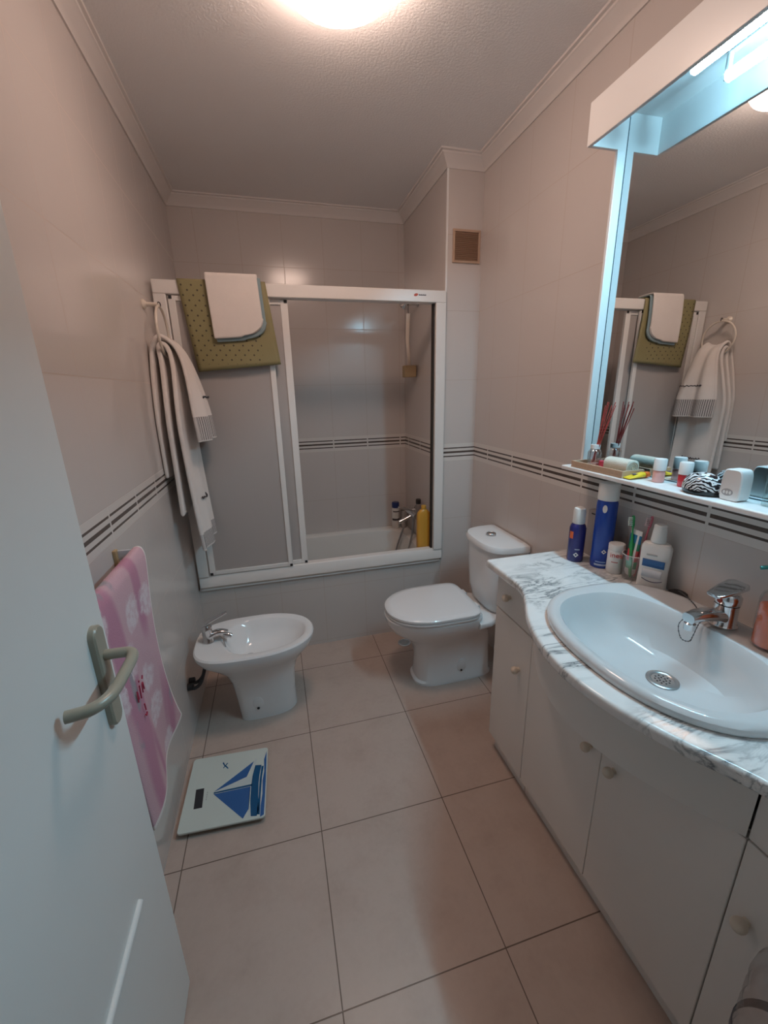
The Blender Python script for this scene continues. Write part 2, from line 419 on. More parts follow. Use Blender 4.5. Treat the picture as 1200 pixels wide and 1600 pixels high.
loft(bm, [[(1.235 + .011 * cos(a), y, z + .0065 * sin(a) + .002 * cos(a)) for a in [2 * pi * k / 24 for k in range(24)]] for y in (y0 - .0008, y0)])
lg = obj('brand_mark', bm, mat('red_mark', (.55, .09, .05), .5), ss, smooth=False)
bm = B()
for k in range(7): box(bm, 1.250 + k * .0058, 1.2545 + k * .0058, y0 - .0008, y0, z - .003, z + .003 - (k % 2) * .001)
obj('brand_lettering', bm, DKTH, lg, smooth=False)

# ------------------------------------------------------------------ rubber mat and rug over the rail
def over_rail(zf, zb, yf, yb, ztop):
    """(y, z) path: up the front, over the rail, down behind"""
    pts = [(yf - .004, zf), (yf - .006, (zf + ztop) / 2), (yf, ztop - .03), (yf + .004, ztop - .006), (yf + .014, ztop), ((yf + yb) / 2, ztop + .001), (yb - .010, ztop), (yb, ztop - .008), (yb + .002, (zb + ztop) / 2), (yb + .002, zb)]
    return smooth_path([(p[0], p[1], 0) for p in pts], 8)
yfm, ybm = y0 - .006, y1 + .006
P1 = over_rail(1.575, 1.70, yfm, ybm, FZ1 + .005)
def fmat(u, t):
    k = u * (len(P1) - 1); i = min(int(k), len(P1) - 2); p = P1[i].lerp(P1[i + 1], k - i)
    f = max(0, (FZ1 - p.y) / .39) if u < .5 else 0
    x = .118 + .042 * f + t * (.378 - .002 * f)
    # rounded lower corners, bottom edge slightly higher on the right
    z = p.y + (.032 * t * f if u < .5 else 0)
    return (x, p.x - .010 * f * sin(pi * t) - .004 * f, z)
MATM = mat_mat()
bm = grid(B(), 61, 21, fmat)
mt = obj('bath_mat', bm, MATM, origin=(.30, YP, FZ1), solid=.004)
tag(mt, 'olive green rubber bath mat with holes hanging over the screen rail', 'bath mat')
rug = thing('folded_rug', 'folded white rug with blue grey backing hung over the green bath mat', 'rug', (.355, YP, FZ1 + .012))
def rugpart(name, m, x0, x1, zf, zb, off, th, slant):
    Q = over_rail(zf, zb, yfm - off, ybm + off, FZ1 + .006 + off)
    xa0, xb0 = x0, x1
    def f(u, t):
        k = u * (len(Q) - 1); i = min(int(k), len(Q) - 2); p = Q[i].lerp(Q[i + 1], k - i)
        ff = max(0, (FZ1 - p.y) / .27) if u < .5 else 0
        x = xa0 + slant * ff + t * (xb0 - xa0)
        z = p.y + (.016 * t * ff if u < .5 else 0)
        if u < .5 and t > .55:      # round lower right corner
            s = (t - .55) / .45; z = max(z, zf + .016 + .075 * (1 - math.sqrt(max(0, 1 - s * s))))
        return (x, p.x - .012 * ff, z)
    return obj(name, grid(B(), 57, 25, f), m, rug, solid=th, subsurf=1)
rugpart('rug_pile', TOWEL, .238, .462, 1.715, 1.80, .020, .011, .012)
rugpart('rug_backing', TEAL, .246, .476, 1.702, 1.79, .010, .007, .012)

# ------------------------------------------------------------------ towel ring and its two towels
YH, ZH = 2.075, 1.835
tr = thing('towel_ring', 'cream towel ring on a wall hook beside the bath screen', 'towel ring', (0, YH, ZH))
CRM = mat('cream_enamel', (.74, .66, .57), .3)
lathe(bm := B(), [(.020, 0), (.020, .004), (.014, .010), (.009, .014), (.0075, .052), (.0085, .056)], (0, YH, ZH), 20, ax=(1, 0, 0)); obj('wall_hook', bm, CRM, tr)
tube(bm := B(), [(.060 + .006 * cos(a), YH, ZH - .001 + .010 * sin(a)) for a in [pi * 1.6 * k / 14 - .9 for k in range(15)]], .0022, 8); obj('hook_eye', bm, DKTH, tr)
RR = .098
tube(bm := B(), [(.060, YH + RR * sin(a), ZH - .008 - RR + RR * cos(a)) for a in [2 * pi * k / 48 for k in range(48)]], .0055, 10, closed=True); obj('ring', bm, CRM, tr)
ZRB = ZH - .008 - 2 * RR           # underside bar of the ring
def hung(root, name, front, back, w_top, w_bot, yc, th, folds, amp, ph, band0, band1, ny=31):
    """towel drawn through the ring; front/back = (x, z) points from the bar downwards"""
    pts = [(p[0], p[1], 0) for p in back[::-1]] + [(p[0], p[1], 0) for p in front]
    Q = smooth_path(pts, 9); n = len(Q); zt = max(p.y for p in Q)
    it = max(range(n), key=lambda i: Q[i].y); fr = it / (n - 1)
    def f(u, t):
        k = u * (n - 1); i = min(int(k), n - 2); p = Q[i].lerp(Q[i + 1], k - i)
        d = min(1, (zt - p.y) / .35); g = d * d * (3 - 2 * d)
        w = w_top + (w_bot - w_top) * g
        side = 1 if u > fr else .15
        x = p.x + side * amp * (.25 + .75 * g) * cos(2 * pi * folds * (t - .5) + ph)
        yq = YH + (yc - YH) * g + (t - .5) * w; yy = min(abs(yq - YH), .090); sag = (1 - d) ** 2 * (RR - math.sqrt(RR * RR - yy * yy))
        return (x, yq, p.y + sag)
    zb = front[-1][1]
    def mi(u, t):
        if u < fr: return 0
        k = u * (n - 1); i = min(int(k), n - 2); z = Q[i].lerp(Q[i + 1], k - i).y
        return 1 if band0 < z - zb < band1 else 0
    return obj(name, grid(B(), n, ny, f, mi), [TOWEL, PINS], root, solid=th, subsurf=1)
def squiggle(root, name, x, y, z, ln, ny=26, hgt=.010, slope=0.0, fx=None):
    pts = [((fx(y + ln * (k / (ny - 1) - .5)) if fx else x), y + ln * (k / (ny - 1) - .5), z + slope * ln * (k / (ny - 1) - .5) + hgt * .5 * sin(k * 1.9) * (.6 + .4 * sin(k * .7))) for k in range(ny)]
    tube(bm := B(), pts, .0028, 6); return obj(name, bm, DKTH, root)
lt = thing('hanging_bath_towel', 'long white towel with pinstripe end hanging from the towel ring', 'towel', (.06, YH, ZRB + .01))
hung(lt, 'towel_cloth', [(.081, ZRB + .012), (.093, 1.58), (.100, 1.40), (.108, 1.15), (.118, .95), (.128, .785)], [(.060, ZRB + .029), (.045, ZRB + .010), (.050, 1.56), (.054, 1.30), (.052, .957)], .125, .272, YH - .012, .018, 1.5, .012, .6, .012, .085)
wl = lambda A, yc, w, f, ph, x0: (lambda y: x0 + A * cos(2 * pi * f * ((y - yc) / w) + ph))
squiggle(lt, 'embroidery', 0, 2.06, 1.02, .13, 30, .014, 0, wl(.012, YH - .012, .272, 1.5, .6, .1300))
st = thing('hanging_hand_towel', 'short white hand towel with pinstripe end hung over the long towel', 'towel', (.06, YH, ZRB + .03))
hung(st, 'towel_cloth', [(.106, ZRB + .028), (.134, 1.60), (.156, 1.50), (.172, 1.38), (.180, 1.275)], [(.060, ZRB + .058), (.026, ZRB + .032), (.014, 1.58), (.0135, 1.40), (.0135, 1.128)], .125, .250, YH - .008, .015, 1.9, .020, 2.6, .006, .105)
squiggle(st, 'embroidery', 0, 2.09, 1.462, .14, 30, .010, 0, wl(.019, YH - .008, .25, 1.9, 2.6, .1750))

# ------------------------------------------------------------------ towel rail and pink towel
rl = thing('towel_rail', 'low white towel rail with gold mount on the left wall', 'towel rail', (0, 1.14, 1.03))
tube(bm := B(), [(.064, .880, 1.043), (.064, 1.285, 1.043)], .006, 12); obj('bar', bm, BRASS, rl)
for y in (.884, 1.283):
    bm = B(); box(bm, .006, .068, y - .003, y + .003, 1.018, 1.048); a = obj('arm', bm, mat('lilac_white_plastic', (.72, .68, .70), .35), rl, bevel=.002)
    obj('wall_mount', box(B(), 0, .010, y - .016, y + .004, .99, 1.052), BRASS, a, bevel=.002)
pt = thing('hanging_towel', 'pink floral terry towel hanging from the rail behind the door', 'towel', (.065, 1.09, 1.05))
Qp = smooth_path([(.030, .62, 0), (.036, .85, 0), (.046, 1.02, 0), (.053, 1.049, 0), (.064, 1.0575, 0), (.076, 1.050, 0), (.084, 1.01, 0), (.086, .85, 0), (.090, .65, 0), (.094, .44, 0)], 8)
def fp(u, t):
    k = u * (len(Qp) - 1); i = min(int(k), len(Qp) - 2); p = Qp[i].lerp(Qp[i + 1], k - i)
    d = max(0, (1.05 - p.y) / .61); front = u > .42
    yfar = 1.272 + (-.30 * d + .36 * d * d if front else -.02 * d)
    ynear = .90
    y = ynear + t * (yfar - ynear)
    z = p.y - (.02 * d * d * (t ** 3) if front else 0)
    x = p.x + (.012 * d * sin(2 * pi * t * 1.2 + .3) - .03 * d * d * t ** 2 if front else 0)
    return (x, y, z)
obj('towel_cloth', grid(B(), len(Qp), 33, fp, lambda u, t: 1 if t > .975 or u > .985 else 0), [pink_mat(), TOWEL], pt, solid=.007, subsurf=1)
RED = mat('red_thread', (.42, .03, .07), .8)
ex, ey, ez = .099, 1.0, .775
for pts_ in ([(-.026, -.012), (-.023, .016), (-.020, -.008)], [(-.006, -.016), (-.003, .018)], [(-.002, .026), (0, .030)], [(.010, -.012), (.013, .008), (.019, .010), (.021, -.010)], [(.020, .020), (.026, .026)], [(-.004, -.066), (.002, -.074), (.008, -.068)], [(.003, -.040), (.005, -.060)]):
    tube(bm := B(), smooth_path([(ex, ey + p, ez + q) for p, q in pts_], 4), .0017, 6); obj('embroidery_stroke', bm, RED, pt)

# ------------------------------------------------------------------ bidet
bd = thing('bidet', 'white ceramic bidet on the floor against the left wall', 'bidet', (.32, 1.80, 0))
by = 1.805
S = lambda z, af, ab, ay, cx=.30, pf=2.2, pb=3.2, zt=0: se(cx, by, z, af, ab, ay, pf, pb, 56, zt)
loft(bm := B(), [S(0, .150, .112, .088, .31, 2.6, 5), S(.015, .150, .112, .088, .31, 2.6, 5), S(.10, .148, .120, .086, .31, 2.6, 5), S(.20, .155, .135, .092, .31, 2.5, 4), S(.26, .178, .155, .115, .305, 2.4, 3.5), S(.31, .225, .20, .150, .30), S(.345, .255, .245, .172, .30),
    S(.375, .268, .262, .182, .30), S(.390, .268, .262, .182, .30), S(.397, .262, .256, .176, .30),
    S(.397, .238, .15, .150, .30, 2.1, 2.3), S(.390, .228, .138, .140, .30, 2.1, 2.2), S(.36, .215, .120, .126, .30, 2.1, 2.1), S(.31, .17, .085, .095, .29, 2, 2), S(.285, .09, .05, .05, .27, 2, 2)], True, True)
obj('pan', bm, CER, bd)
lathe(bm := B(), [(.022, 0), (.022, .003), (.012, .004)], (.265, by, .2855), 20); obj('waste', bm, CHR, bd)
bm = B(); loft(bm, [[(.285 + r * .024 * cos(a), by - .0865 - e, .085 + r * (.036 if sin(a) > 0 else .028) * sin(a)) for a in [2 * pi * k / 24 for k in range(24)]] for r, e in ((1, -.004), (1, .001), (.85, .0022))])
sc_ = obj('fixing_recess', bm, CER, bd)
lathe(bm := B(), [(.006, 0), (.006, .004), (.003, .005)], (.283, by - .088, .062), 12, ax=(0, -1, 0)); obj('screw', bm, BLK, sc_)
def mixer(root, c, zb, h, reach, dirx, r=.023, tilt=.35):
    """single lever mixer; spout towards dirx*x"""
    x, y = c; body = B()
    lathe(body, [(r * 1.12, zb), (r * 1.12, zb + .005), (r, zb + .009), (r * .96, zb + h * .62), (r * 1.0, zb + h * .66), (r * .98, zb + h * .80), (r * .7, zb + h * .9)], (x, y, 0), 28)
    obj('tap_body', body, CHR, root)
    bm = B(); p0 = Vector((x + dirx * r * .4, y, zb + h * .30)); p1 = Vector((x + dirx * reach, y, zb + h * .36)); rings = []
    for k in range(9):
        s = k / 8; p = p0.lerp(p1, s) + Vector((0, 0, .010 * sin(pi * s))); w = r * (.95 - .42 * s); hh = r * (.62 - .24 * s)
        rings.append([(p.x, p.y + w * sgn(cos(a), 3), p.z + hh * sgn(sin(a), 3)) for a in [2 * pi * i / 20 for i in range(20)]])
    loft(bm, rings); sp = obj('spout', bm, CHR, root)
    lathe(bm := B(), [(r * .50, -.018), (r * .50, 0), (r * .3, .006)], p1 - Vector((dirx * r * .5, 0, r * .2)), 18); obj('aerator', bm, CHR, sp)
    return p1
bt = thing('bidet_tap', 'chrome mixer tap on the back deck of the bidet', 'tap', (.105, by, .397))
mixer(bt, (.098, by), .397, .095, .088, 1, .0225)
bm = B(); loft(bm, [[(.098 + .1 * s - .008, by + w * sgn(cos(a), 4), .397 + .090 + .045 * s + .006 * sgn(sin(a), 4)) for a in [2 * pi * i / 16 for i in range(16)]] for s, w in ((-.12, .012), (0, .019), (.2, .018), (.5, .011), (.9, .008), (1.0, .006))])
obj('lever', bm, CHR, bt)
tube(bm := B(), smooth_path([(.165, by, .425), (.186, by - .004, .418), (.198, by - .004, .412)], 4), [.011] * 9, 14); obj('spray_nozzle', bm, CHR, bt)
tube(bm := B(), smooth_path([(.148, by - .006, .420), (.160, by - .02, .408), (.166, by - .03, .402), (.176, by - .055, .392)], 6), .0025, 8); obj('waste_chain', bm, STEEL, bt)
hs = thing('water_hoses', 'dark flexible water hoses between the bidet and the wall', 'hose', (.02, by, .2))
for dy in (-.06, -.02):
    tube(bm := B(), smooth_path([(.001, by + dy - .02, .235), (.03, by + dy - .02, .225), (.055, by + dy, .24), (.075, by + dy * .4, .30)], 8), .0075, 10); obj('hose', bm, mat('dark_braid', (.06, .06, .065), .5, .4), hs)
    lathe(bm := B(), [(.016, 0), (.016, .022), (.011, .024)], (.001, by + dy - .02, .235), 12, ax=(1, 0, 0)); obj('valve', bm, BLK, hs)

# ------------------------------------------------------------------ toilet
tl = thing('toilet', 'white close-coupled toilet with closed lid beside the bath', 'toilet', (1.25, 1.79, 0))
ty = 1.79
S = lambda z, ab, af, ay, cx=1.20, pb=2.2, pf=3.5, dy=0: se(cx, ty + dy, z, af, ab, ay, pf, pb, 56)
loft(bm := B(), [S(0, .138, .292, .100, 1.20, 2.8, 5), S(.012, .138, .292, .100, 1.20, 2.8, 5), S(.022, .125, .285, .093, 1.20, 2.8, 5), S(.14, .118, .28, .090, 1.20, 2.7, 5), S(.22, .135, .28, .098, 1.20, 2.6, 4.5), S(.27, .17, .275, .122, 1.19, 2.4, 4.5), S(.32, .225, .245, .158, 1.175, 2.2, 4.5), S(.36, .245, .225, .174, 1.175, 2.15, 5), S(.39, .250, .225, .178, 1.175, 2.15, 5), S(.398, .243, .220, .172, 1.175, 2.15, 5)])
obj('pan', bm, CER, tl)
loft(bm := B(), [[(x, ty + w * sgn(cos(a), 5), .352 + .022 * sgn(sin(a), 5)) for a in [2 * pi * i / 32 for i in range(32)]] for x, w in ((1.36, .172), (1.42, .168), (1.50, .13), (1.585, .12))])
obj('cistern_shelf', bm, CER, tl)
lathe(bm := B(), [(.026, -.22), (.026, 0)], (1.585, ty, .30), 20); obj('waste_pipe', bm, PLA, tl)
SW = mat('white_seat', (.80, .79, .79), .12, grain=.01)
G = lambda z, ab, af, ay: se(1.165, ty, z, af, ab, ay, 7.0, 2.2, 56)
loft(bm := B(), [G(.400, .230, .205, .176), G(.403, .236, .21, .182), G(.412, .236, .21, .182), G(.414, .23, .205, .177)]); obj('seat', bm, SW, tl)
loft(bm := B(), [G(.4165, .228, .205, .176), G(.418, .237, .212, .183), G(.428, .237, .212, .183), G(.435, .230, .205, .176), G(.438, .20, .18, .15), G(.439, .10, .1, .08)]); obj('lid', bm, SW, tl)
for dy in (-.075, .075):
    tube(bm := B(), [(1.385, ty + dy - .018, .414), (1.385, ty + dy + .018, .414)], .011, 14); obj('hinge', bm, SW, tl)
K = lambda z, d, w, cxx=1.588: se(cxx, ty, z, .008, d, w, 30, 3.4, 56)
loft(bm := B(), [K(.374, .135, .130), K(.40, .155, .145), K(.47, .170, .160), K(.60, .178, .170), K(.714, .182, .174)]); obj('cistern', bm, CER, tl)
loft(bm := B(), [K(.716, .184, .176), K(.720, .193, .184), K(.738, .193, .184), K(.748, .186, .178), K(.752, .16, .155), K(.753, .08, .08)]); obj('cistern_lid', bm, CER, tl)
lathe(bm := B(), [(.024, .751), (.024, .762), (.021, .765), (.019, .763), (.004, .763)], (1.497, ty + .015, 0), 28); obj('flush_button', bm, STEEL, tl)
bm = B(); loft(bm, [[(1.305 + r * .026 * cos(a), ty - .092 - e, .085 + r * (.044 if sin(a) > 0 else .030) * sin(a)) for a in [2 * pi * k / 24 for k in range(24)]] for r, e in ((1, -.004), (1, .0012), (.85, .0024))])
sc_ = obj('fixing_recess', bm, CER, tl)
lathe(bm := B(), [(.0055, 0), (.0055, .004), (.003, .005)], (1.303, ty - .094, .064), 12, ax=(0, -1, 0)); obj('screw', bm, BLK, sc_)
dr = thing('floor_drain', 'round chrome floor drain near the bath apron behind the toilet', 'drain', (1.12, 2.10, 0))
lathe(bm := B(), [(.040, 0), (.040, .004), (.036, .006), (.031, .005), (.030, .003), (.004, .003)], (1.12, 2.10, 0), 32); obj('drain_ring', bm, CHR, dr)
lathe(bm := B(), [(.029, .003), (.029, .0042), (.004, .0048)], (1.12, 2.10, 0), 32); obj('drain_plate', bm, STEEL, dr)

# ------------------------------------------------------------------ bathroom scale with sailboat print
scl = thing('bathroom_scale', 'glass bathroom scale with blue sailboat print on the floor', 'scale', (.17, 1.37, 0))
GA = mat('pale_mint_glass', (.60, .66, .62), .12)
A = [(.021, 1.222), (.315, 1.204), (.323, 1.512), (.029, 1.532)]
rc = []
for i, p in enumerate(A):
    a, b = Vector(A[i - 1]), Vector(A[(i + 1) % 4]); p = Vector(p)
    for k in range(6):
        s = k / 5; q0 = p + (a - p).normalized() * .014; q1 = p + (b - p).normalized() * .014
        rc.append(tuple((1 - s) ** 2 * q0 + 2 * s * (1 - s) * p + s * s * q1))
prism(bm := B(), rc, .018, .026); obj('glass_plate', bm, GA, scl, bevel=.0012)
for x, y in ((.06, 1.26), (.28, 1.245), (.285, 1.47), (.065, 1.49)):
    lathe(bm := B(), [(.018, 0), (.020, .004), (.016, .018)], (x, y, 0), 16); obj('foot', bm, BLK, scl)
NAVY, MID, LIT = mat('deep_blue_ink', (.008, .085, .21), .2), mat('mid_blue_ink', (.035, .12, .33), .2), mat('pale_ink', (.55, .62, .62), .2)
e1 = (Vector(A[1]) - Vector(A[0])); e2 = (Vector(A[3]) - Vector(A[0]))
def SP(u, v, z=.0263): p = Vector(A[0]) + e1 * u + e2 * v; return (p.x, p.y, z)
# u: away from the wall, v: away from the viewer; bow of the boat towards +v, mast pointing to the wall
bm = B()
pp = lambda L, mi, z=.0263: poly(bm, [SP(u, v, z) for u, v in L], mi)
pp([(.345, .42), (.80, .43), (.80, .14), (.74, .03)], 1)          # main sail
pp([(.345, .45), (.66, .68), (.82, .80), (.74, .58)], 1)          # jib
pp([(.36, .44), (.74, .575), (.80, .57), (.80, .475)], 2)
pp([(.345, .425), (.82, .435), (.82, .462), (.345, .445)], 0)     # mast
pp([(.83, .04), (.90, .03), (.92, .10), (.905, .30), (.90, .45), (.905, .58), (.925, .72), (.84, .73), (.815, .58), (.808, .45), (.81, .25)], 0)   # hull
pp([(.90, .05), (.935, .04), (.935, .30), (.94, .55), (.955, .70), (.925, .70), (.91, .5), (.91, .25)], 0)
pp([(.94, .01), (.985, .03), (.99, .50), (.985, .93), (.955, .80), (.965, .62), (.948, .48), (.955, .30), (.94, .15)], 1)   # sea
pp([(.80, .03), (.825, .04), (.81, .22), (.79, .40)], 2); pp([(.80, .50), (.82, .60), (.86, .82), (.83, .84), (.80, .70)], 2)
obj('sailboat_print', bm, [NAVY, MID, LIT], scl, smooth=False)
bm = B(); poly(bm, [SP(.135, .27), (SP(.235, .27)), SP(.215, .53), SP(.115, .53)][::1]); obj('display', bm, mat('dark_display', (.03, .03, .035), .15), scl, smooth=False)
bm = B()
for L in ([(.395, .86), (.43, .80), (.44, .81), (.41, .87)], [(.42, .77), (.47, .84), (.46, .85), (.415, .785)], [(.435, .80), (.48, .75), (.485, .765), (.45, .81)]): poly(bm, [SP(*q) for q in L])
obj('seagull_print', bm, NAVY, scl, smooth=False)
bm = B()
for k in range(4): poly(bm, [SP(.262, .36 + k * .03), SP(.27, .36 + k * .03), SP(.27, .38 + k * .03), SP(.262, .38 + k * .03)])
obj('lettering', bm, mat('grey_print', (.25, .27, .27), .4), scl, smooth=False)

# ------------------------------------------------------------------ vanity
YC, HB = .69, .345
def bulge(y):
    d = abs(y - YC) / HB
    if d >= 1.18: return 0
    v = .137 * max(0, 1 - d * d)
    if d > .8:                                   # soft S into the straight ends
        s = (d - .8) / .38; v0 = .137 * .36; v = v0 * (1 - s) ** 2 * (1 + .55 * s)
    return v
LAB = 'white vanity '
def knob(p, parent, name='knob'):
    lathe(bm := B(), [(.008, -.001), (.0068, .003), (.0068, .006), (.0105, .0095), (.0128, .0145), (.0135, .0195), (.0125, .025), (.0095, .029), (.005, .0315), (.001, .032)], p, 20, ax=(-1, 0, 0)); obj(name, bm, CREAM, parent)
def column(y0, y1, label, kd, kr):
    c = thing('vanity_cabinet', label, 'cabinet', (1.42, (y0 + y1) / 2, 0), 'vanity cabinets under the marble top')
    bm = B(); box(bm, 1.257, XR - .002, y0, y1, .07, .832); obj('carcass', bm, [LAC], c, smooth=False)
    obj('plinth', box(B(), 1.262, XR - .002, y0 + .002, y1 - .01, 0, .07), LAC, c, smooth=False)
    return c
cl = column(1.053, 1.285, 'narrow white vanity cabinet with drawer beside the toilet', 0, 0)
d = obj('drawer', box(B(), 1.237, 1.256, 1.0532, 1.286, .672, .830), LAC, cl, bevel=.002); knob((1.237, 1.198, .748), d)
d = obj('door', box(B(), 1.237, 1.256, 1.0530, 1.286, .072, .667), LAC, cl, bevel=.002); knob((1.237, 1.112, .508), d)
cr = column(.157, .395, 'narrow white vanity cabinet nearest the doorway', 0, 0)
d = obj('drawer', box(B(), 1.237, 1.256, .156, .3948, .672, .830), LAC, cr, bevel=.002); knob((1.237, .25, .748), d)
d = obj('door', box(B(), 1.237, 1.256, .156, .3945, .072, .667), LAC, cr, bevel=.002); knob((1.237, .362, .505), d)
cm = thing('vanity_cabinet', 'wide white vanity cabinet with curved apron under the basin', 'cabinet', (1.42, .724, 0), 'vanity cabinets under the marble top')
bm = B(); box(bm, 1.257, 1.275, .397, 1.051, .07, .672); box(bm, 1.275, XR - .002, .397, .415, .07, .70); box(bm, 1.275, XR - .002, 1.033, 1.051, .07, .70); box(bm, 1.275, XR - .002, .415, 1.033, .07, .088)
obj('carcass', bm, LAC, cm, smooth=False)
obj('plinth', box(B(), 1.262, XR - .002, .398, 1.050, 0, .07), LAC, cm, smooth=False)
for ya, yb, ky in ((.7243, 1.0515, .762), (.3965, .7237, .680)):
    d = obj('door', box(B(), 1.237, 1.256, ya + .0003, yb - .0003, .072, .664), LAC, cm, bevel=.002); knob((1.237, ky, .517), d)
bm = B(); rings = []
ys = [.398 + (1.050 - .398) * k / 40 for k in range(41)]
front = lambda y: 1.237 - .130 * max(0, 1 - abs((y - .724) / .326) ** 2) ** 1.12
for z, g in ((.668, .002), (.670, 0), (.832, 0)): rings.append([(front(y) + g, y, z) for y in ys])
rings.insert(0, [(max(front(y) + .002, 1.256), y, .668) for y in ys])
loft(bm, rings, False, False, closed=False); obj('curved_apron', bm, LAC, cm, angle=30)

# worktop with rounded front
ct = B()
ys = [.16 + (1.292 - .16) * k / 90 for k in range(91)]
edge = [(1.185 - bulge(y), y) for y in ys]
pts = edge + [(XR - .001, 1.292), (XR - .001, .16)]
cent = (1.42, .72)
loft(ct, [[(x, y, .835) for x, y in pts], [(x, y, .865) for x, y in pts]])
# opening for the basin is hidden under the basin rim
ctop = obj('worktop', ct, marble_mat(), origin=(1.4, .72, .835), bevel=.009, seg=4)
tag(ctop, 'white grey-veined marble worktop with bowed front edge', 'worktop')
cut = loft(B(), [se(1.338, YC, z, .219, .225, .271, 3.0, 2.35, 64) for z in (.80, .90)])
cutter = obj('cutter', cut, LAC)
md = ctop.modifiers.new('basin_opening', 'BOOLEAN'); md.object = cutter; md.operation = 'DIFFERENCE'; md.solver = 'EXACT'
bpy.context.view_layer.update()
me2 = bpy.data.meshes.new_from_object(ctop.evaluated_get(bpy.context.evaluated_depsgraph_get()))
ctop.modifiers.clear(); ctop.data = me2; bpy.data.objects.remove(cutter)
me2.shade_smooth(); me2.set_sharp_from_angle(angle=radians(40))

# basin
bs = thing('washbasin', 'white oval ceramic washbasin set into the marble worktop', 'basin', (1.335, YC, .865))
O = lambda z, g, p=2.35: se(1.338, YC, z, .232 - g, .238 - g, .284 - g, 3.0, p, 64)
I = lambda z, af, ab, ay, cx=1.30, pf=2.6, pb=2.3: se(cx, YC, z, af, ab, ay, pf, pb, 64)
loft(bm := B(), [O(.76, .085), O(.80, .058), O(.84, .030), O(.8657, .020), O(.8657, .004), O(.872, 0), O(.882, .001), O(.889, .008), O(.890, .018),
    I(.887, .165, .170, .237), I(.876, .158, .162, .229), I(.84, .150, .148, .212), I(.80, .140, .125, .185, 1.305), I(.775, .11, .095, .145, 1.325), I(.764, .06, .055, .07, 1.345), I(.758, .034, .034, .034, 1.352, 2, 2)], False, True)
obj('bowl', bm, mat('washbasin_ceramic', (.64, .645, .65), .07, grain=.01), bs)
DRX = 1.352
lathe(bm := B(), [(.036, .7585), (.036, .762), (.032, .764), (.026, .763), (.024, .761), (.004, .761)], (DRX, YC, 0), 36); wst = obj('waste', bm, STEEL, bs)
bm = B()
for r, q in ((.016, 10), (.008, 6)):
    for k in range(q): lathe(bm, [(.0022, .7611), (.0022, .7616)], (DRX + r * cos(2 * pi * k / q), YC + r * sin(2 * pi * k / q), 0), 8)
obj('waste_holes', bm, BLK, wst, smooth=False)
bt2 = thing('basin_tap', 'chrome single lever mixer tap on the washbasin', 'tap', (1.512, YC, .89))
tx, tyy, tz = 1.512, YC, .889
lathe(bm := B(), [(.030, tz), (.030, tz + .004), (.0265, tz + .008), (.025, tz + .05), (.0255, tz + .058)], (tx, tyy, 0), 32); obj('tap_body', bm, CHR, bt2)
bm = B(); rings = []
for k in range(11):
    s = k / 10; px = tx - .012 - .105 * s; pz = tz + .026 + .012 * sin(pi * s * .8) + .004 * s; w = .021 - .006 * s; hh = .0155 - .004 * s
    rings.append([(px, tyy + w * sgn(cos(a), 3), pz + hh * sgn(sin(a), 3)) for a in [2 * pi * i / 20 for i in range(20)]])
loft(bm, rings); sp = obj('spout', bm, CHR, bt2)
lathe(bm := B(), [(.012, -.016), (.0125, 0), (.008, .004)], (tx - .108, tyy, tz + .022), 20); obj('aerator', bm, CHR, sp)
lathe(bm := B(), [(.0255, tz + .060), (.027, tz + .064), (.027, tz + .078), (.022, tz + .086), (.004, tz + .089)], (tx, tyy, 0), 32); hd = obj('lever_base', bm, CHR, bt2)
loft(bm := B(), [[(tx + .030 - .085 * s, tyy + w * sgn(cos(a), 5), tz + .088 + .018 * (1 - s) + (.006 - .003 * s) * sgn(sin(a), 5)) for a in [2 * pi * i / 20 for i in range(20)]] for s, w in ((0, .020), (.08, .026), (.45, .025), (.8, .020), (.97, .016), (1, .012))])
obj('lever', bm, CHR, hd)
lathe(bm := B(), [(.006, 0), (.006, .002), (.002, .003)], (tx - .027, tyy, tz + .071), 12, ax=(-1, 0, 0)); obj('temperature_dot', bm, mat('red_blue_dot', (.5, .06, .03), .4), hd)
sk = thing('basin_plug', 'black rubber basin plug on a thin chain behind the basin', 'plug', (1.575, .845, .889))
lathe(bm := B(), [(.021, 0), (.024, .004), (.024, .010), (.019, .013), (.006, .014)], (1.583, .868, .866), 24); obj('stopper', bm, BLK, sk)
CHN = mat('dark_bead_chain', (.13, .13, .14), .35, .8)
def chain(pts, n):
    P = smooth_path(pts, 10); bm = B(); L = [P[int(k * (len(P) - 1) / (n - 1))] for k in range(n)]
    tube(bm, P, .0009, 6)
    for p in L:
        lathe(bm, [(.0004, -.0019), (.0015, -.0012), (.0019, 0), (.0015, .0012), (.0004, .0019)], p, 6)
    return bm
obj('chain', chain([(1.580, .866, .8835), (1.562, .845, .893), (1.545, .815, .8975), (1.53, .78, .8955), (1.505, .745, .8945), (1.488, .720, .8955)], 30), CHN, sk)
obj('chain', chain([(1.486, .718, .8955), (1.462, .735, .8945), (1.434, .738, .876), (1.422, .718, .850), (1.430, .702, .848), (1.440, .702, .864), (1.454, .704, .8935), (1.478, .708, .8955)], 26), CHN, sk)

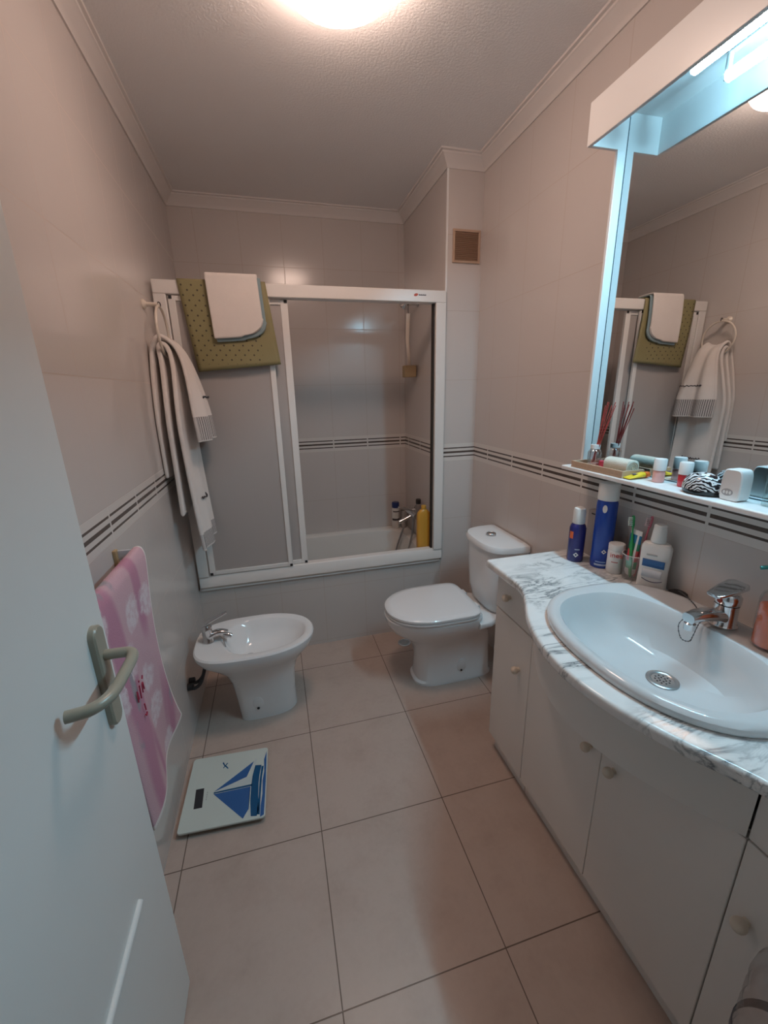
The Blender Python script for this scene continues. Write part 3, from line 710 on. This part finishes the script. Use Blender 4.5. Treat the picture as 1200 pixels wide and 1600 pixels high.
# ------------------------------------------------------------------ mirror unit with light canopy and shelf
mu = thing('vanity_mirror', 'large wall mirror with white light canopy and shelf above the basin', 'mirror', (XR, .72, 1.18))
MX = 1.582; MY0, MY1 = .150, 1.283
bm = B(); box(bm, MX + .001, XR, MY0, MY1 + .012, 1.195, 2.245); obj('backing_board', bm, PLA, mu, smooth=False)
bm = B(); box(bm, MX - .001, MX + .0009, MY0, MY1 - .001, 1.1955, 2.243); obj('mirror_glass', bm, NT('silvered_glass').base((.86, .90, .91), .0, 1), mu, smooth=False)
bm = B(); box(bm, MX - .0014, MX - .0002, MY0, MY1 - .001, 1.1955, 1.1985); box(bm, MX - .0014, MX - .0002, MY1 - .0035, MY1 - .001, 1.1955, 2.243)
obj('mirror_edge', bm, mat('dark_edge', (.03, .07, .09), .3), mu, smooth=False)
for ya, yb in ((MY1, MY1 + .012), (MY0 - .012, MY0)):
    bm = B(); box(bm, 1.552, XR, ya, yb, 1.195, 2.152); obj('side_panel', bm, PLA, mu, bevel=.0015)
CX = 1.450
CZ0, CZ1 = 2.150, 2.258
cn = obj('canopy_front', box(B(), CX, CX + .012, MY0 - .012, MY1 + .012, CZ0, CZ1), PLA, mu, bevel=.0015)
obj('canopy_top', box(B(), CX + .012, XR, MY0 - .012, MY1 + .012, CZ1 - .012, CZ1), PLA, mu, smooth=False)
for ya, yb in ((MY1, MY1 + .012), (MY0 - .012, MY0)):
    obj('canopy_end', box(B(), CX + .012, XR, ya, yb, CZ0, CZ1 - .012), PLA, mu, bevel=.0015)
TXX, TZ = 1.528, 2.193
fx = obj('lamp_fitting', box(B(), TXX - .010, TXX + .010, .42, 1.04, CZ1 - .020, CZ1 - .012), PLA, mu, bevel=.002)
for y in (.415, 1.030):
    bm = B(); box(bm, TXX - .008, TXX + .008, y + .002, y + .010, TZ - .009, CZ1 - .012); obj('lamp_holder', bm, PLA, fx, bevel=.003)
tube(bm := B(), [(TXX, .426, TZ), (TXX, 1.033, TZ)], .0128, 20); obj('fluorescent_tube', bm, emis('cool_tube_glow', COOL, 245), fx)
bm = B(); box(bm, 1.482, XR, MY0 - .03, MY1 + .025, 1.180, 1.195); obj('shelf', bm, PLA, mu, bevel=.004, seg=3)

ZS, ZT = 1.1955, .8655
def bottle(name, label, cat, c, parts, group=None):
    t = thing(name, label, cat, c, group)
    for nm, prof, m in parts: obj(nm, lathe(B(), prof, c, 28), m, t)
    return t
# ------------------------------------------------------------------ things on the shelf
ty_ = thing('wooden_tray', 'small pale wooden tray at the left end of the mirror shelf', 'tray', (1.525, 1.14, ZS))
WOOD = NT('pale_wood'); WOOD.base(WOOD.mix(WOOD.noise(4, 5, .6, WOOD.mapping((2, 30, 30))), (.60, .44, .32), (.50, .34, .23)), .5); WOOD = WOOD.m
bm = B(); box(bm, 1.487, 1.570, 1.035, 1.262, ZS, ZS + .006); obj('tray_base', bm, WOOD, ty_, bevel=.001)
bm = B(); box(bm, 1.487, 1.492, 1.035, 1.262, ZS + .006, ZS + .022); box(bm, 1.565, 1.570, 1.035, 1.262, ZS + .006, ZS + .022); box(bm, 1.492, 1.565, 1.035, 1.040, ZS + .006, ZS + .022); box(bm, 1.492, 1.565, 1.257, 1.262, ZS + .006, ZS + .022)
obj('tray_rim', bm, WOOD, ty_, bevel=.001)
ZY = ZS + .0065
rd = thing('reed_diffuser', 'glass reed diffuser with red sticks on the wooden tray', 'diffuser', (1.540, 1.215, ZY))
CLG = thin_mat('clear_glass', (.97, .97, .97))
lathe(bm := B(), [(.020, 0), (.0225, .003), (.0225, .048), (.018, .056), (.0125, .060), (.0115, .060), (.0165, .054), (.0205, .046), (.0205, .006), (.004, .004)], (1.540, 1.215, ZY), 28); obj('glass_flask', bm, CLG, rd)
lathe(bm := B(), [(.0185, .0055), (.0190, .011), (.004, .0112)], (1.540, 1.215, ZY), 28); obj('scented_oil', bm, mat('pink_oil', (.75, .35, .32), .1), rd)
lathe(bm := B(), [(.0125, .058), (.0155, .060), (.0155, .074), (.010, .075), (.010, .06)], (1.540, 1.215, ZY), 24); obj('collar', bm, PLA, rd)
REED = mat('red_reed', (.50, .085, .075), .7)
for k in range(8):
    a = 2 * pi * k / 8 + .3
    tip = Vector((1.540 + .004 + .012 * cos(a), 1.215 - .038 + .020 * sin(a), ZY + .205 + .012 * sin(k * 2.1)))
    base = Vector((1.540 - .006 * cos(a), 1.215 + .004, ZY + .01))
    tube(bm := B(), [base, tip], .0014, 6); obj('reed', bm, REED, rd)
bottle('red_candle', 'tiny red candle standing on the wooden tray', 'candle', (1.545, 1.178, ZY), [('wax', [(.0125, 0), (.013, .002), (.013, .022), (.011, .0235), (.002, .022)], mat('red_wax', (.55, .05, .09), .4)), ('wick', [(.0008, .0235), (.0008, .030)], BLK)])
rc_ = thing('rolled_cloth', 'rolled cream face cloth lying on the wooden tray', 'cloth', (1.530, 1.10, ZY))
CRT = terry_mat('cream_cloth', (.72, .68, .58))
loft(bm := B(), [[(1.530 + g * .024 * sgn(cos(a), 2.6), y - .012, ZY + .023 + g * .0225 * sgn(sin(a), 2.6)) for a in [2 * pi * k / 32 for k in range(32)]] for y, g in ((1.052, .9), (1.054, 1), (1.10, 1.02), (1.146, 1), (1.148, .9))])
obj('roll', bm, CRT, rc_)
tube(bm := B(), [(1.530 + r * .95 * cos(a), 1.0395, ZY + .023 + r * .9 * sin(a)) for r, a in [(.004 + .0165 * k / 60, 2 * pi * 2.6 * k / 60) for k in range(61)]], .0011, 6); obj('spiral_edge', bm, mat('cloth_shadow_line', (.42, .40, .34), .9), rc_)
tb = thing('ointment_tube', 'yellow ointment tube with orange cap beside the tray on the shelf', 'tube', (1.53, 1.015, ZS))
YEL = mat('yellow_plastic', (.78, .56, .03), .35)
loft(bm := B(), [[(1.491 + .062 * s, 1.022 - .004 * s + w * cos(a), ZS + .002 + hh + hh * sin(a)) for a in [2 * pi * k / 20 for k in range(20)]] for s, w, hh in ((0, .015, .001), (.08, .015, .002), (.5, .0135, .006), (.85, .011, .009), (1, .007, .008))])
obj('tube_body', bm, YEL, tb)
loft(bm := B(), [[(1.5535 + .016 * s, 1.018 + w * cos(a), ZS + .0102 + w * sin(a)) for a in [2 * pi * k / 20 for k in range(20)]] for s, w in ((0, .0085), (.1, .0095), (.9, .0085), (1, .007))]); obj('cap', bm, mat('orange_cap', (.75, .16, .02), .35), tb)
bm = B(); box(bm, 1.510, 1.534, 1.015, 1.023, ZS + .0135, ZS + .0148); obj('label', bm, mat('blue_print', (.05, .07, .2), .5), tb, smooth=False)
PNK, REDL = mat('pink_lotion', (.80, .42, .38), .2), mat('red_lotion', (.50, .03, .04), .15)
def nail(c, m, label, nm):
    return bottle('polish_bottle', label, 'bottle', c, [(nm, [(.013, 0), (.0155, .003), (.0155, .030), (.013, .034)], m), ('cap', [(.0165, .0345), (.0165, .066), (.0150, .068), (.003, .0685)], PLA)])
nail((1.545, .962, ZS), PNK, 'small pink bottle with tall white cap on the mirror shelf', 'lotion')
nail((1.556, .892, ZS), REDL, 'small red bottle with white cap behind the zebra brush', 'lotion')
hb = thing('hair_brush', 'round zebra print hair brush with black base on the shelf', 'brush', (1.527, .818, ZS))
E_ = lambda z, a, b: [(1.527 + a * cos(t), .818 + b * sin(t), ZS + z) for t in [2 * pi * k / 40 for k in range(40)]]
loft(bm := B(), [E_(0, .030, .040), E_(.003, .034, .045), E_(.012, .036, .047)]); obj('brush_base', bm, mat('black_gloss', (.012, .012, .014), .15), hb)
loft(bm := B(), [E_(.0125, .0365, .0475), E_(.024, .0355, .0465), E_(.038, .031, .041), E_(.048, .023, .031), E_(.0535, .012, .016), E_(.0545, .003, .004)]); obj('brush_cover', bm, zebra_mat(), hb)
fl = thing('floss_box', 'white rounded dental floss box with grey oval on the shelf', 'box', (1.530, .743, ZS))
def fbox(x, w, s=1.0): return [(x, .743 + w * sgn(cos(a), 6) , ZS + .0355 + (.0355 if sin(a) < 0 else .0405) * s * sgn(sin(a), 6 if sin(a) < 0 else 2.6)) for a in [2 * pi * k / 48 for k in range(48)]]
loft(bm := B(), [fbox(1.514, .021, .94), fbox(1.5165, .0235, 1), fbox(1.5485, .0235, 1), fbox(1.551, .021, .94)]); obj('case', bm, PLA, fl)
bm = B(); loft(bm, [[(x, .747 + .013 * cos(a), ZS + .020 + .0085 * sin(a)) for a in [2 * pi * k / 28 for k in range(28)]] for x in (1.5134, 1.5142)])
ov = obj('oval_logo', bm, mat('grey_logo', (.42, .40, .40), .5), fl, smooth=False)
bm = B()
for k in range(3): loft(bm, [[(x, .754 - k * .007 + .0026 * cos(a), ZS + .020 + .0042 * sin(a)) for a in [2 * pi * q / 14 for q in range(14)]] for x in (1.5130, 1.5136)])
obj('logo_marks', bm, PLA, ov, smooth=False)
PG = thin_mat('aqua_glass', (.86, .95, .95), .12)
SIL = mat('silver_cap', (.70, .75, .78), .15, .9)
for k, (x, y, hgt, lab) in enumerate(((1.553, .668, .060, 'clear glass perfume bottle with silver star cap beside the floss box'), (1.530, .610, .052, 'clear glass perfume bottle at the right edge of the photo'))):
    t = thing('perfume_bottle', lab, 'bottle', (x, y, ZS))
    loft(bm := B(), [se(x, y, ZS + z, a, a, a * 1.15, 5, 5, 32) for z, a in ((0, .016), (.002, .018), (hgt, .018), (hgt + .006, .012), (hgt + .010, .007))]); obj('glass_flask', bm, PG, t)
    bm = B(); n = 16
    for z0_, z1_, r0, r1 in ((hgt + .010, hgt + .016, .007, .007), (hgt + .016, hgt + .036, .012, .014)):
        loft(bm, [[(x + (r * (1 if i % 2 or z0_ < hgt + .012 else .62)) * cos(2 * pi * i / n), y + (r * (1 if i % 2 or z0_ < hgt + .012 else .62)) * sin(2 * pi * i / n), ZS + z) for i in range(n)] for z, r in ((z0_, r0), (z1_, r1))])
    obj('star_cap', bm, SIL, t, smooth=False)

# ------------------------------------------------------------------ things on the worktop
BL1, BL2, WH = mat('navy_lacquer', (.022, .024, .15), .25), mat('royal_blue_lacquer', (.012, .055, .33), .25), mat('soft_white', (.80, .78, .75), .35)
ORG = mat('orange_print', (.70, .14, .04), .5)
def diamond(root, c, r, s, z, ang):
    """little white lozenge wrapped on the can facing the room"""
    bm = B(); d = Vector((cos(ang), sin(ang), 0)); t = Vector((-sin(ang), cos(ang), 0)); p = Vector(c) + d * (r + .0006) + Vector((0, 0, z)); u = Vector((0, 0, 1))
    for q in ((u, t), (t, -u), (-u, -t), (-t, u)):
        bm.faces.new([bm.verts.new(p + x) for x in (q[0] * s, q[1] * s, q[1] * s * .45, q[0] * s * .45)])
    return obj('lozenge_mark', bm, WH, root, smooth=False)
FA = radians(180 + 48)          # direction from the worktop things to the room
def patch(root, name, c, r, a0, a1, z0_, z1_, m, e=.0005):
    bm = grid(B(), 14, 2, lambda u, t: (c[0] + (r + e) * cos(a0 + (a1 - a0) * u), c[1] + (r + e) * sin(a0 + (a1 - a0) * u), c[2] + z0_ + (z1_ - z0_) * t))
    return obj(name, bm, m, root)
c1 = (1.487, 1.192, ZT)
k1 = bottle('spray_can', 'small navy spray can with white cap on the worktop', 'spray can', c1, [('can', [(.0255, 0), (.0275, .003), (.0275, .122), (.024, .133), (.019, .139)], BL1), ('cap', [(.0195, .1392), (.0205, .142), (.0205, .186), (.018, .194), (.010, .198), (.002, .199)], WH)])
diamond(k1, c1, .0275, .009, .028, FA + .1)
patch(k1, 'orange_label', c1, .0275, FA - 1.0, FA - .45, .086, .112, ORG); patch(k1, 'small_print', c1, .0275, FA - .1, FA + .5, .046, .050, mat('pale_print', (.35, .36, .5), .5))
c2 = (1.533, 1.122, ZT)
k2 = bottle('spray_can', 'tall royal blue spray can with wide white cap on the worktop', 'spray can', c2, [('can', [(.030, 0), (.0325, .003), (.0325, .228), (.030, .236), (.029, .238)], BL2), ('cap', [(.0315, .2385), (.0325, .241), (.0325, .290), (.030, .295), (.004, .296)], WH)])
bm = B(); bm.faces.new([bm.verts.new((c2[0] + .0331 * cos(FA - .2 + .22 * cos(q)), c2[1] + .0331 * sin(FA - .2 + .22 * cos(q)), ZT + .212 + .0135 * sin(q))) for q in [2 * pi * k / 24 for k in range(24)]]); obj('oval_badge', bm, WH, k2, smooth=False); diamond(k2, c2, .0325, .008, .062, FA + .2)
patch(k2, 'small_print', c2, .0325, FA - .5, FA + .5, .022, .026, mat('pale_blue_print', (.25, .38, .65), .5)); patch(k2, 'small_print', c2, .0325, FA - .6, FA + .6, .010, .017, mat('white_blue_print', (.4, .5, .7), .5))
gx = thing('grey_box', 'grey upright box behind the two blue spray cans', 'box', (1.580, 1.193, ZT))
bm = B(); box(bm, 1.562, 1.598, 1.150, 1.236, ZT, ZT + .172); obj('carton', bm, mat('grey_card', (.33, .30, .29), .5), gx, bevel=.003)
obj('slot', box(B(), 1.5614, 1.5622, 1.196, 1.218, ZT + .158, ZT + .163), BLK, gx, smooth=False)
c3 = (1.540, 1.066, ZT)
k3 = bottle('cream_jar', 'short white jar with red lettering beside the tumbler', 'jar', c3, [('jar', [(.023, 0), (.025, .003), (.025, .075), (.023, .079)], WH), ('lid', [(.0245, .0795), (.025, .082), (.025, .098), (.023, .101), (.003, .1015)], WH)])
d = Vector((cos(FA), sin(FA), 0)); tx_ = Vector((-sin(FA), cos(FA), 0))
text('lettering', 'ines', .024, Vector(c3) + d * .0258 + Vector((0, 0, .066)) , tx_, (0, 0, 1), mat('red_ink', (.55, .06, .05), .5), k3)
patch(k3, 'red_line', c3, .025, FA - .5, FA + .3, .040, .043, mat('red_line_ink', (.50, .10, .09), .5))
tm = (1.555, 1.008, ZT)
tumb = bottle('tumbler', 'clear plastic tumbler holding toothpaste and toothbrushes', 'tumbler', tm, [])
lathe(bm := B(), [(.027, 0), (.0285, .003), (.034, .082), (.0345, .084), (.0335, .0845), (.0325, .082), (.0272, .006), (.004, .0045)], tm, 36); obj('cup', bm, thin_mat('clear_plastic', (.97, .97, .97), .08), tumb)
tube(bm := B(), [(tm[0] + .0345 * cos(a), tm[1] + .0345 * sin(a), ZT + .084) for a in [2 * pi * k / 40 for k in range(40)]], .0012, 6, closed=True); obj('rim', bm, WH, tumb)
tp = thing('toothpaste_tube', 'striped red green and blue toothpaste tube standing in the tumbler', 'tube', (1.552, 1.014, ZT + .008))
TPW = NT('toothpaste_print'); P = TPW.xyz()
cz = TPW.ramp(TPW.M('DIVIDE', P[2], .17), [(0, (.75, .74, .72)), (.16, (.05, .30, .12)), (.30, (.62, .07, .08)), (.50, (.62, .07, .08)), (.52, (.02, .20, .10)), (.66, (.02, .17, .33)), (.80, (.02, .17, .33)), (.82, (.78, .77, .75))])
TPW.n[cz.node.name].color_ramp.interpolation = 'CONSTANT'
TPW.base(TPW.mix(TPW.M('LESS_THAN', TPW.M('FRACT', TPW.M('MULTIPLY', TPW.M('ADD', P[1], .3), 28.0)), .18), cz, (.75, .74, .72)), .3); TPW = TPW.m
loft(bm := B(), [[(1.552 + .004 * s + hh * sin(a), 1.014 + w * cos(a), ZT + .012 + .150 * s) for a in [2 * pi * k / 24 for k in range(24)]] for s, w, hh in ((0, .012, .011), (.06, .018, .014), (.4, .019, .011), (.8, .021, .005), (1, .0215, .0012))])
obj('tube_body', bm, TPW, tp)
def toothbrush(label, base, tip, m, bris, head=True):
    b, t = Vector(base), Vector(tip); d = (t - b).normalized()
    o = thing('toothbrush', label, 'toothbrush', b)
    tube(bm := B(), [b.lerp(t, s) for s in (0, .03, .2, .45, .6, .72, .80, .84, .97, 1)], [.002, .0042, .005, .0055, .0045, .0026, .0026, .0052, .0052, .003], 12); obj('handle', bm, m, o)
    side = d.cross(Vector((.35, 1, 0))).normalized(); bm = B()
    for k in range(5):
        p = b.lerp(t, .85 + k * .028); loft(bm, [[p + side * hh + d * .0025 * cos(a) + d.cross(side) * .0045 * sin(a) for a in [2 * pi * q / 8 for q in range(8)]] for hh in (.003, .014)])
    obj('bristles', bm, bris, o)
toothbrush('green toothbrush with pale head standing in the tumbler', (1.540, 1.000, ZT + .008), (1.550, 1.030, ZT + .207), mat('green_plastic', (.03, .33, .10), .3), mat('pale_bristles', (.55, .66, .62), .8))
toothbrush('pink toothbrush leaning right in the tumbler', (1.556, 1.000, ZT + .008), (1.578, .988, ZT + .213), mat('pink_plastic', (.62, .17, .22), .3), mat('pinkish_bristles', (.72, .55, .55), .8))
mw = thing('mouthwash_bottle', 'white mouthwash bottle with blue label beside the basin tap', 'bottle', (1.555, .935, ZT))
mx, my = 1.556, .936
MRx = Matrix.Rotation(radians(30), 3, 'Z')
def mring(z, a, b, p=3.2): return [Vector((mx, my, ZT + z)) + MRx @ Vector((a * sgn(cos(t), p), b * sgn(sin(t), p), 0)) for t in [2 * pi * k / 48 for k in range(48)]]
loft(bm := B(), [mring(0, .019, .036), mring(.004, .0215, .0395), mring(.06, .0205, .038), mring(.115, .021, .040), mring(.135, .0205, .040), mring(.146, .018, .034, 2.6), mring(.150, .014, .020, 2)]); obj('bottle_body', bm, WH, mw)
loft(bm := B(), [mring(.1505, .0195, .0195, 2), mring(.153, .0205, .0205, 2), mring(.202, .0165, .0165, 2), mring(.205, .013, .013, 2)]); obj('cap', bm, WH, mw)
def mpatch(name, y0_, y1_, z0_, z1_, m, bend=0):
    bm = grid(B(), 12, 3, lambda u, t: Vector((mx, my, ZT)) + MRx @ Vector((-.0218 - .0003, y0_ + (y1_ - y0_) * u, z0_ + (z1_ - z0_) * t - bend * (1 - (2 * u - 1) ** 2))))
    return obj(name, bm, m, mw, solid=.0004)
mpatch('blue_label', -.030, .028, .074, .098, mat('blue_label_ink', (.03, .13, .34), .4)); mpatch('grey_label', -.026, .026, .040, .066, mat('pale_label', (.66, .67, .70), .4))
mpatch('label_line', -.030, .024, .034, .036, mat('navy_line', (.05, .05, .14), .4), .008); mpatch('small_print', -.008, .020, .110, .115, mat('grey_print_ink', (.5, .49, .48), .5))
sp_ = thing('soap_dispenser', 'clear soap dispenser of orange liquid soap beside the basin tap', 'soap dispenser', (1.513, .590, .8905))
sx, sy, sz = 1.513, .590, .8905
lathe(bm := B(), [(.030, 0), (.034, .004), (.034, .115), (.030, .128), (.016, .138), (.014, .148), (.012, .148), (.014, .136), (.028, .126), (.032, .112), (.032, .006), (.004, .004)], (sx, sy, sz), 36); obj('bottle_body', bm, thin_mat('clear_pet', (.97, .97, .97), .03), sp_)
lathe(bm := B(), [(.030, .0055), (.0312, .008), (.0312, .098), (.004, .0985)], (sx, sy, sz), 36)
t = NT('orange_soap'); t.base(t.mix(t.noise(8, 2), (.80, .13, .006), (.74, .11, .005)), .1); obj('liquid_soap', bm, t.m, sp_)
TEALP = mat('teal_plastic', (.01, .22, .21), .3)
lathe(bm := B(), [(.015, .1485), (.0155, .162), (.006, .164), (.0055, .182), (.011, .183), (.011, .194), (.004, .196)], (sx, sy, sz), 24); pmp = obj('pump', bm, TEALP, sp_)
tube(bm := B(), smooth_path([(sx, sy, sz + .189), (sx - .020, sy + .018, sz + .190), (sx - .036, sy + .030, sz + .186)], 5), .0045, 10); obj('pump_spout', bm, TEALP, pmp)

# ------------------------------------------------------------------ inside the bath alcove
mxr = thing('bath_mixer', 'chrome bath mixer with shower hose on the alcove side wall', 'tap', (XA, 2.62, .64))
tube(bm := B(), [(XA - .055, 2.53, .655), (XA - .055, 2.71, .655)], .021, 20); obj('mixer_body', bm, CHR, mxr)
for y in (2.545, 2.695):
    tube(bm := B(), [(XA - .001, y, .655), (XA - .006, y, .655), (XA - .007, y, .655), (XA - .055, y, .655)], [.030, .030, .014, .014], 20); obj('wall_union', bm, CHR, mxr)
loft(bm := B(), [[(XA - .055 - .10 * s, 2.62 + .016 * sgn(cos(a), 3), .675 + .028 * s + .008 * sgn(sin(a), 3)) for a in [2 * pi * i / 16 for i in range(16)]] for s in (0, .3, .7, 1)]); obj('lever', bm, CHR, mxr)
tube(bm := B(), smooth_path([(XA - .055, 2.62, .640), (XA - .10, 2.62, .620), (XA - .15, 2.62, .60)], 5), .014, 14); obj('spout', bm, CHR, mxr)
tube(bm := B(), smooth_path([(XA - .062, 2.57, .640), (XA - .078, 2.562, .52), (XA - .125, 2.56, .36), (XA - .19, 2.58, .24), (XA - .19, 2.66, .22), (XA - .145, 2.72, .36), (XA - .09, 2.72, .52)], 8), .007, 10); obj('shower_hose', bm, STEEL, mxr)
sb = thing('shower_bracket', 'chrome shower bracket and head high on the alcove wall', 'shower head', (XA, 2.66, 1.98))
lathe(bm := B(), [(.020, 0), (.020, .004), (.012, .010), (.010, .045), (.014, .050), (.014, .066)], (XA, 2.66, 1.985), 20, ax=(-1, 0, 0)); obj('bracket', bm, CHR, sb)
lathe(bm := B(), [(.010, 0), (.011, .06), (.024, .085), (.030, .096), (.030, .104), (.004, .105)], (XA - .058, 2.61, 2.04), 24, ax=(-.25, .55, -.55)); obj('shower_head', bm, CHR, sb)
br = thing('back_brush', 'cream long handled sponge brush hanging inside the bath alcove', 'brush', (1.352, 2.70, 1.94))
tube(bm := B(), [(1.354, 2.70, 1.985), (1.352, 2.70, 1.955), (1.353, 2.70, 1.925)], .0018, 6); obj('cord', bm, DKTH, br)
pp_ = smooth_path([(1.352, 2.70, 1.935), (1.348, 2.70, 1.86), (1.346, 2.70, 1.78), (1.352, 2.70, 1.70), (1.358, 2.70, 1.625)], 8)
loft(bm := B(), [[(p.x + w * sgn(cos(a), 3), p.y + .006 * sgn(sin(a), 3), p.z) for a in [2 * pi * i / 20 for i in range(20)]] for p, w in [(p, .0135 - .004 * (i / len(pp_))) for i, p in enumerate(pp_)]]); obj('handle', bm, mat('cream_plastic', (.78, .68, .58), .35), br)
bm = B(); box(bm, 1.318, 1.396, 2.668, 2.728, 1.556, 1.628); obj('sponge', bm, mat('tan_sponge', (.62, .44, .25), .9, grain=.3), br, bevel=.005, seg=2)
ZR = .4725
cb = (1.305, 2.885, ZR)
k = bottle('shampoo_bottle', 'white shampoo bottle with blue cap on the back bath rim', 'bottle', cb, [('bottle_body', [(.026, 0), (.029, .004), (.029, .140), (.026, .158)], WH), ('cap', [(.0265, .1585), (.0275, .162), (.0275, .196), (.025, .200), (.003, .201)], mat('blue_cap', (.012, .03, .16), .3))])
patch(k, 'label_band', cb, .029, radians(195), radians(320), .062, .078, DKTH); patch(k, 'label_print', cb, .029, radians(210), radians(320), .128, .136, DKTH)
cs = (1.365, 2.875, ZR)
k = bottle('shower_gel', 'silver shower gel bottle with dark cap behind the bath mixer', 'bottle', cs, [('bottle_body', [(.021, 0), (.024, .004), (.024, .118), (.019, .134)], mat('silver_plastic', (.45, .42, .40), .3, .5)), ('cap', [(.0195, .1345), (.0195, .150), (.015, .153), (.003, .1535)], mat('dark_brown_cap', (.06, .045, .04), .4))])
cbk = (1.362, 2.535, .6785)
k = bottle('conditioner_bottle', 'grey bottle with black cap standing on the bath mixer', 'bottle', cbk, [('bottle_body', [(.015, 0), (.019, .005), (.020, .055), (.015, .066)], mat('smoke_plastic', (.26, .23, .22), .3)), ('cap', [(.0165, .0665), (.0175, .07), (.0175, .094), (.014, .098), (.003, .0985)], BLK)])
yb_ = thing('yellow_bottle', 'tall yellow shower gel bottle on the bath rim by the screen post', 'bottle', (1.317, 2.305, ZR))
YL2 = mat('amber_plastic', (.62, .31, .04), .3)
loft(bm := B(), [se(1.314, 2.304, ZR + z, a, a, b, p, p, 40) for z, a, b, p in ((0, .040, .022, 4), (.004, .043, .024, 4), (.12, .045, .025, 3.6), (.245, .044, .024, 3.2), (.278, .040, .022, 2.8), (.295, .026, .018, 2.4), (.301, .016, .015, 2))]); obj('bottle_body', bm, YL2, yb_)
lathe(bm := B(), [(.0145, .3012), (.0152, .304), (.0152, .322), (.012, .326), (.002, .327)], (1.314, 2.304, ZR), 24); obj('cap', bm, YL2, yb_)

# ------------------------------------------------------------------ tall clear bottle on the floor, at the lower right corner
wj = thing('clear_bottle', 'tall clear ribbed plastic bottle at the lower right corner of the photo', 'bottle', (1.158, .236, 0))
jx, jy = 1.158, .236
JG = thin_mat('thin_clear_plastic', (.93, .93, .94), .05, .15)
pr2 = [(.060, 0), (.067, .008)]
for kk in range(13): pr2 += [(.067, .03 + kk * .042), (.0635, .045 + kk * .042), (.067, .060 + kk * .042)]
pr2 += [(.064, .59), (.050, .622), (.026, .645), (.020, .652), (.020, .662)]
lathe(bm := B(), pr2, (jx, jy, 0), 40); obj('bottle_body', bm, JG, wj)
lathe(bm := B(), [(.0215, .6625), (.0225, .665), (.0225, .682), (.019, .685), (.003, .6855)], (jx, jy, 0), 24); obj('cap', bm, mat('dark_blue_cap', (.03, .05, .10), .4), wj)
lathe(bm := B(), [(.0675, .425), (.0682, .427), (.0682, .446), (.0675, .448)], (jx, jy, 0), 40, cap=False); obj('label_band', bm, mat('slate_band', (.06, .07, .09), .4), wj, solid=.0006)

# ------------------------------------------------------------------ world, camera, exposure
w = bpy.data.worlds.new('dim_hall'); sc.world = w; w.use_nodes = True
w.node_tree.nodes['Background'].inputs[0].default_value = (.75, .85, 1, 1); w.node_tree.nodes['Background'].inputs[1].default_value = .05
cam = bpy.data.cameras.new('camera'); co = bpy.data.objects.new('camera', cam); COL.objects.link(co)
yaw, pitch, roll, f = -.254, -.284, -.023, 639.3
fw = Vector((-sin(yaw) * cos(pitch), cos(yaw) * cos(pitch), sin(pitch)))
rt0 = Vector((cos(yaw), sin(yaw), 0)); up0 = rt0.cross(fw)
rt = rt0 * cos(roll) + up0 * sin(roll); up = up0 * cos(roll) - rt0 * sin(roll)
Mx = Matrix((rt, up, -fw)).transposed().to_4x4(); Mx.translation = Vector((.473, .031, 1.464)); co.matrix_world = Mx
cam.sensor_fit = 'HORIZONTAL'; cam.sensor_width = 36; cam.lens = f / 1200 * 36; cam.clip_start = .01
sc.camera = co
vs = sc.view_settings
sc.display_settings.display_device = 'sRGB'; vs.view_transform = 'Standard'; vs.look = 'None'; vs.gamma = 1; vs.use_curve_mapping = False; vs.exposure = 0.0
cy_ = sc.cycles
cy_.use_denoising = True; cy_.max_bounces = 10; cy_.diffuse_bounces = 5; cy_.glossy_bounces = 5; cy_.transmission_bounces = 8; cy_.caustics_reflective = False; cy_.caustics_refractive = False; cy_.sample_clamp_indirect = 4
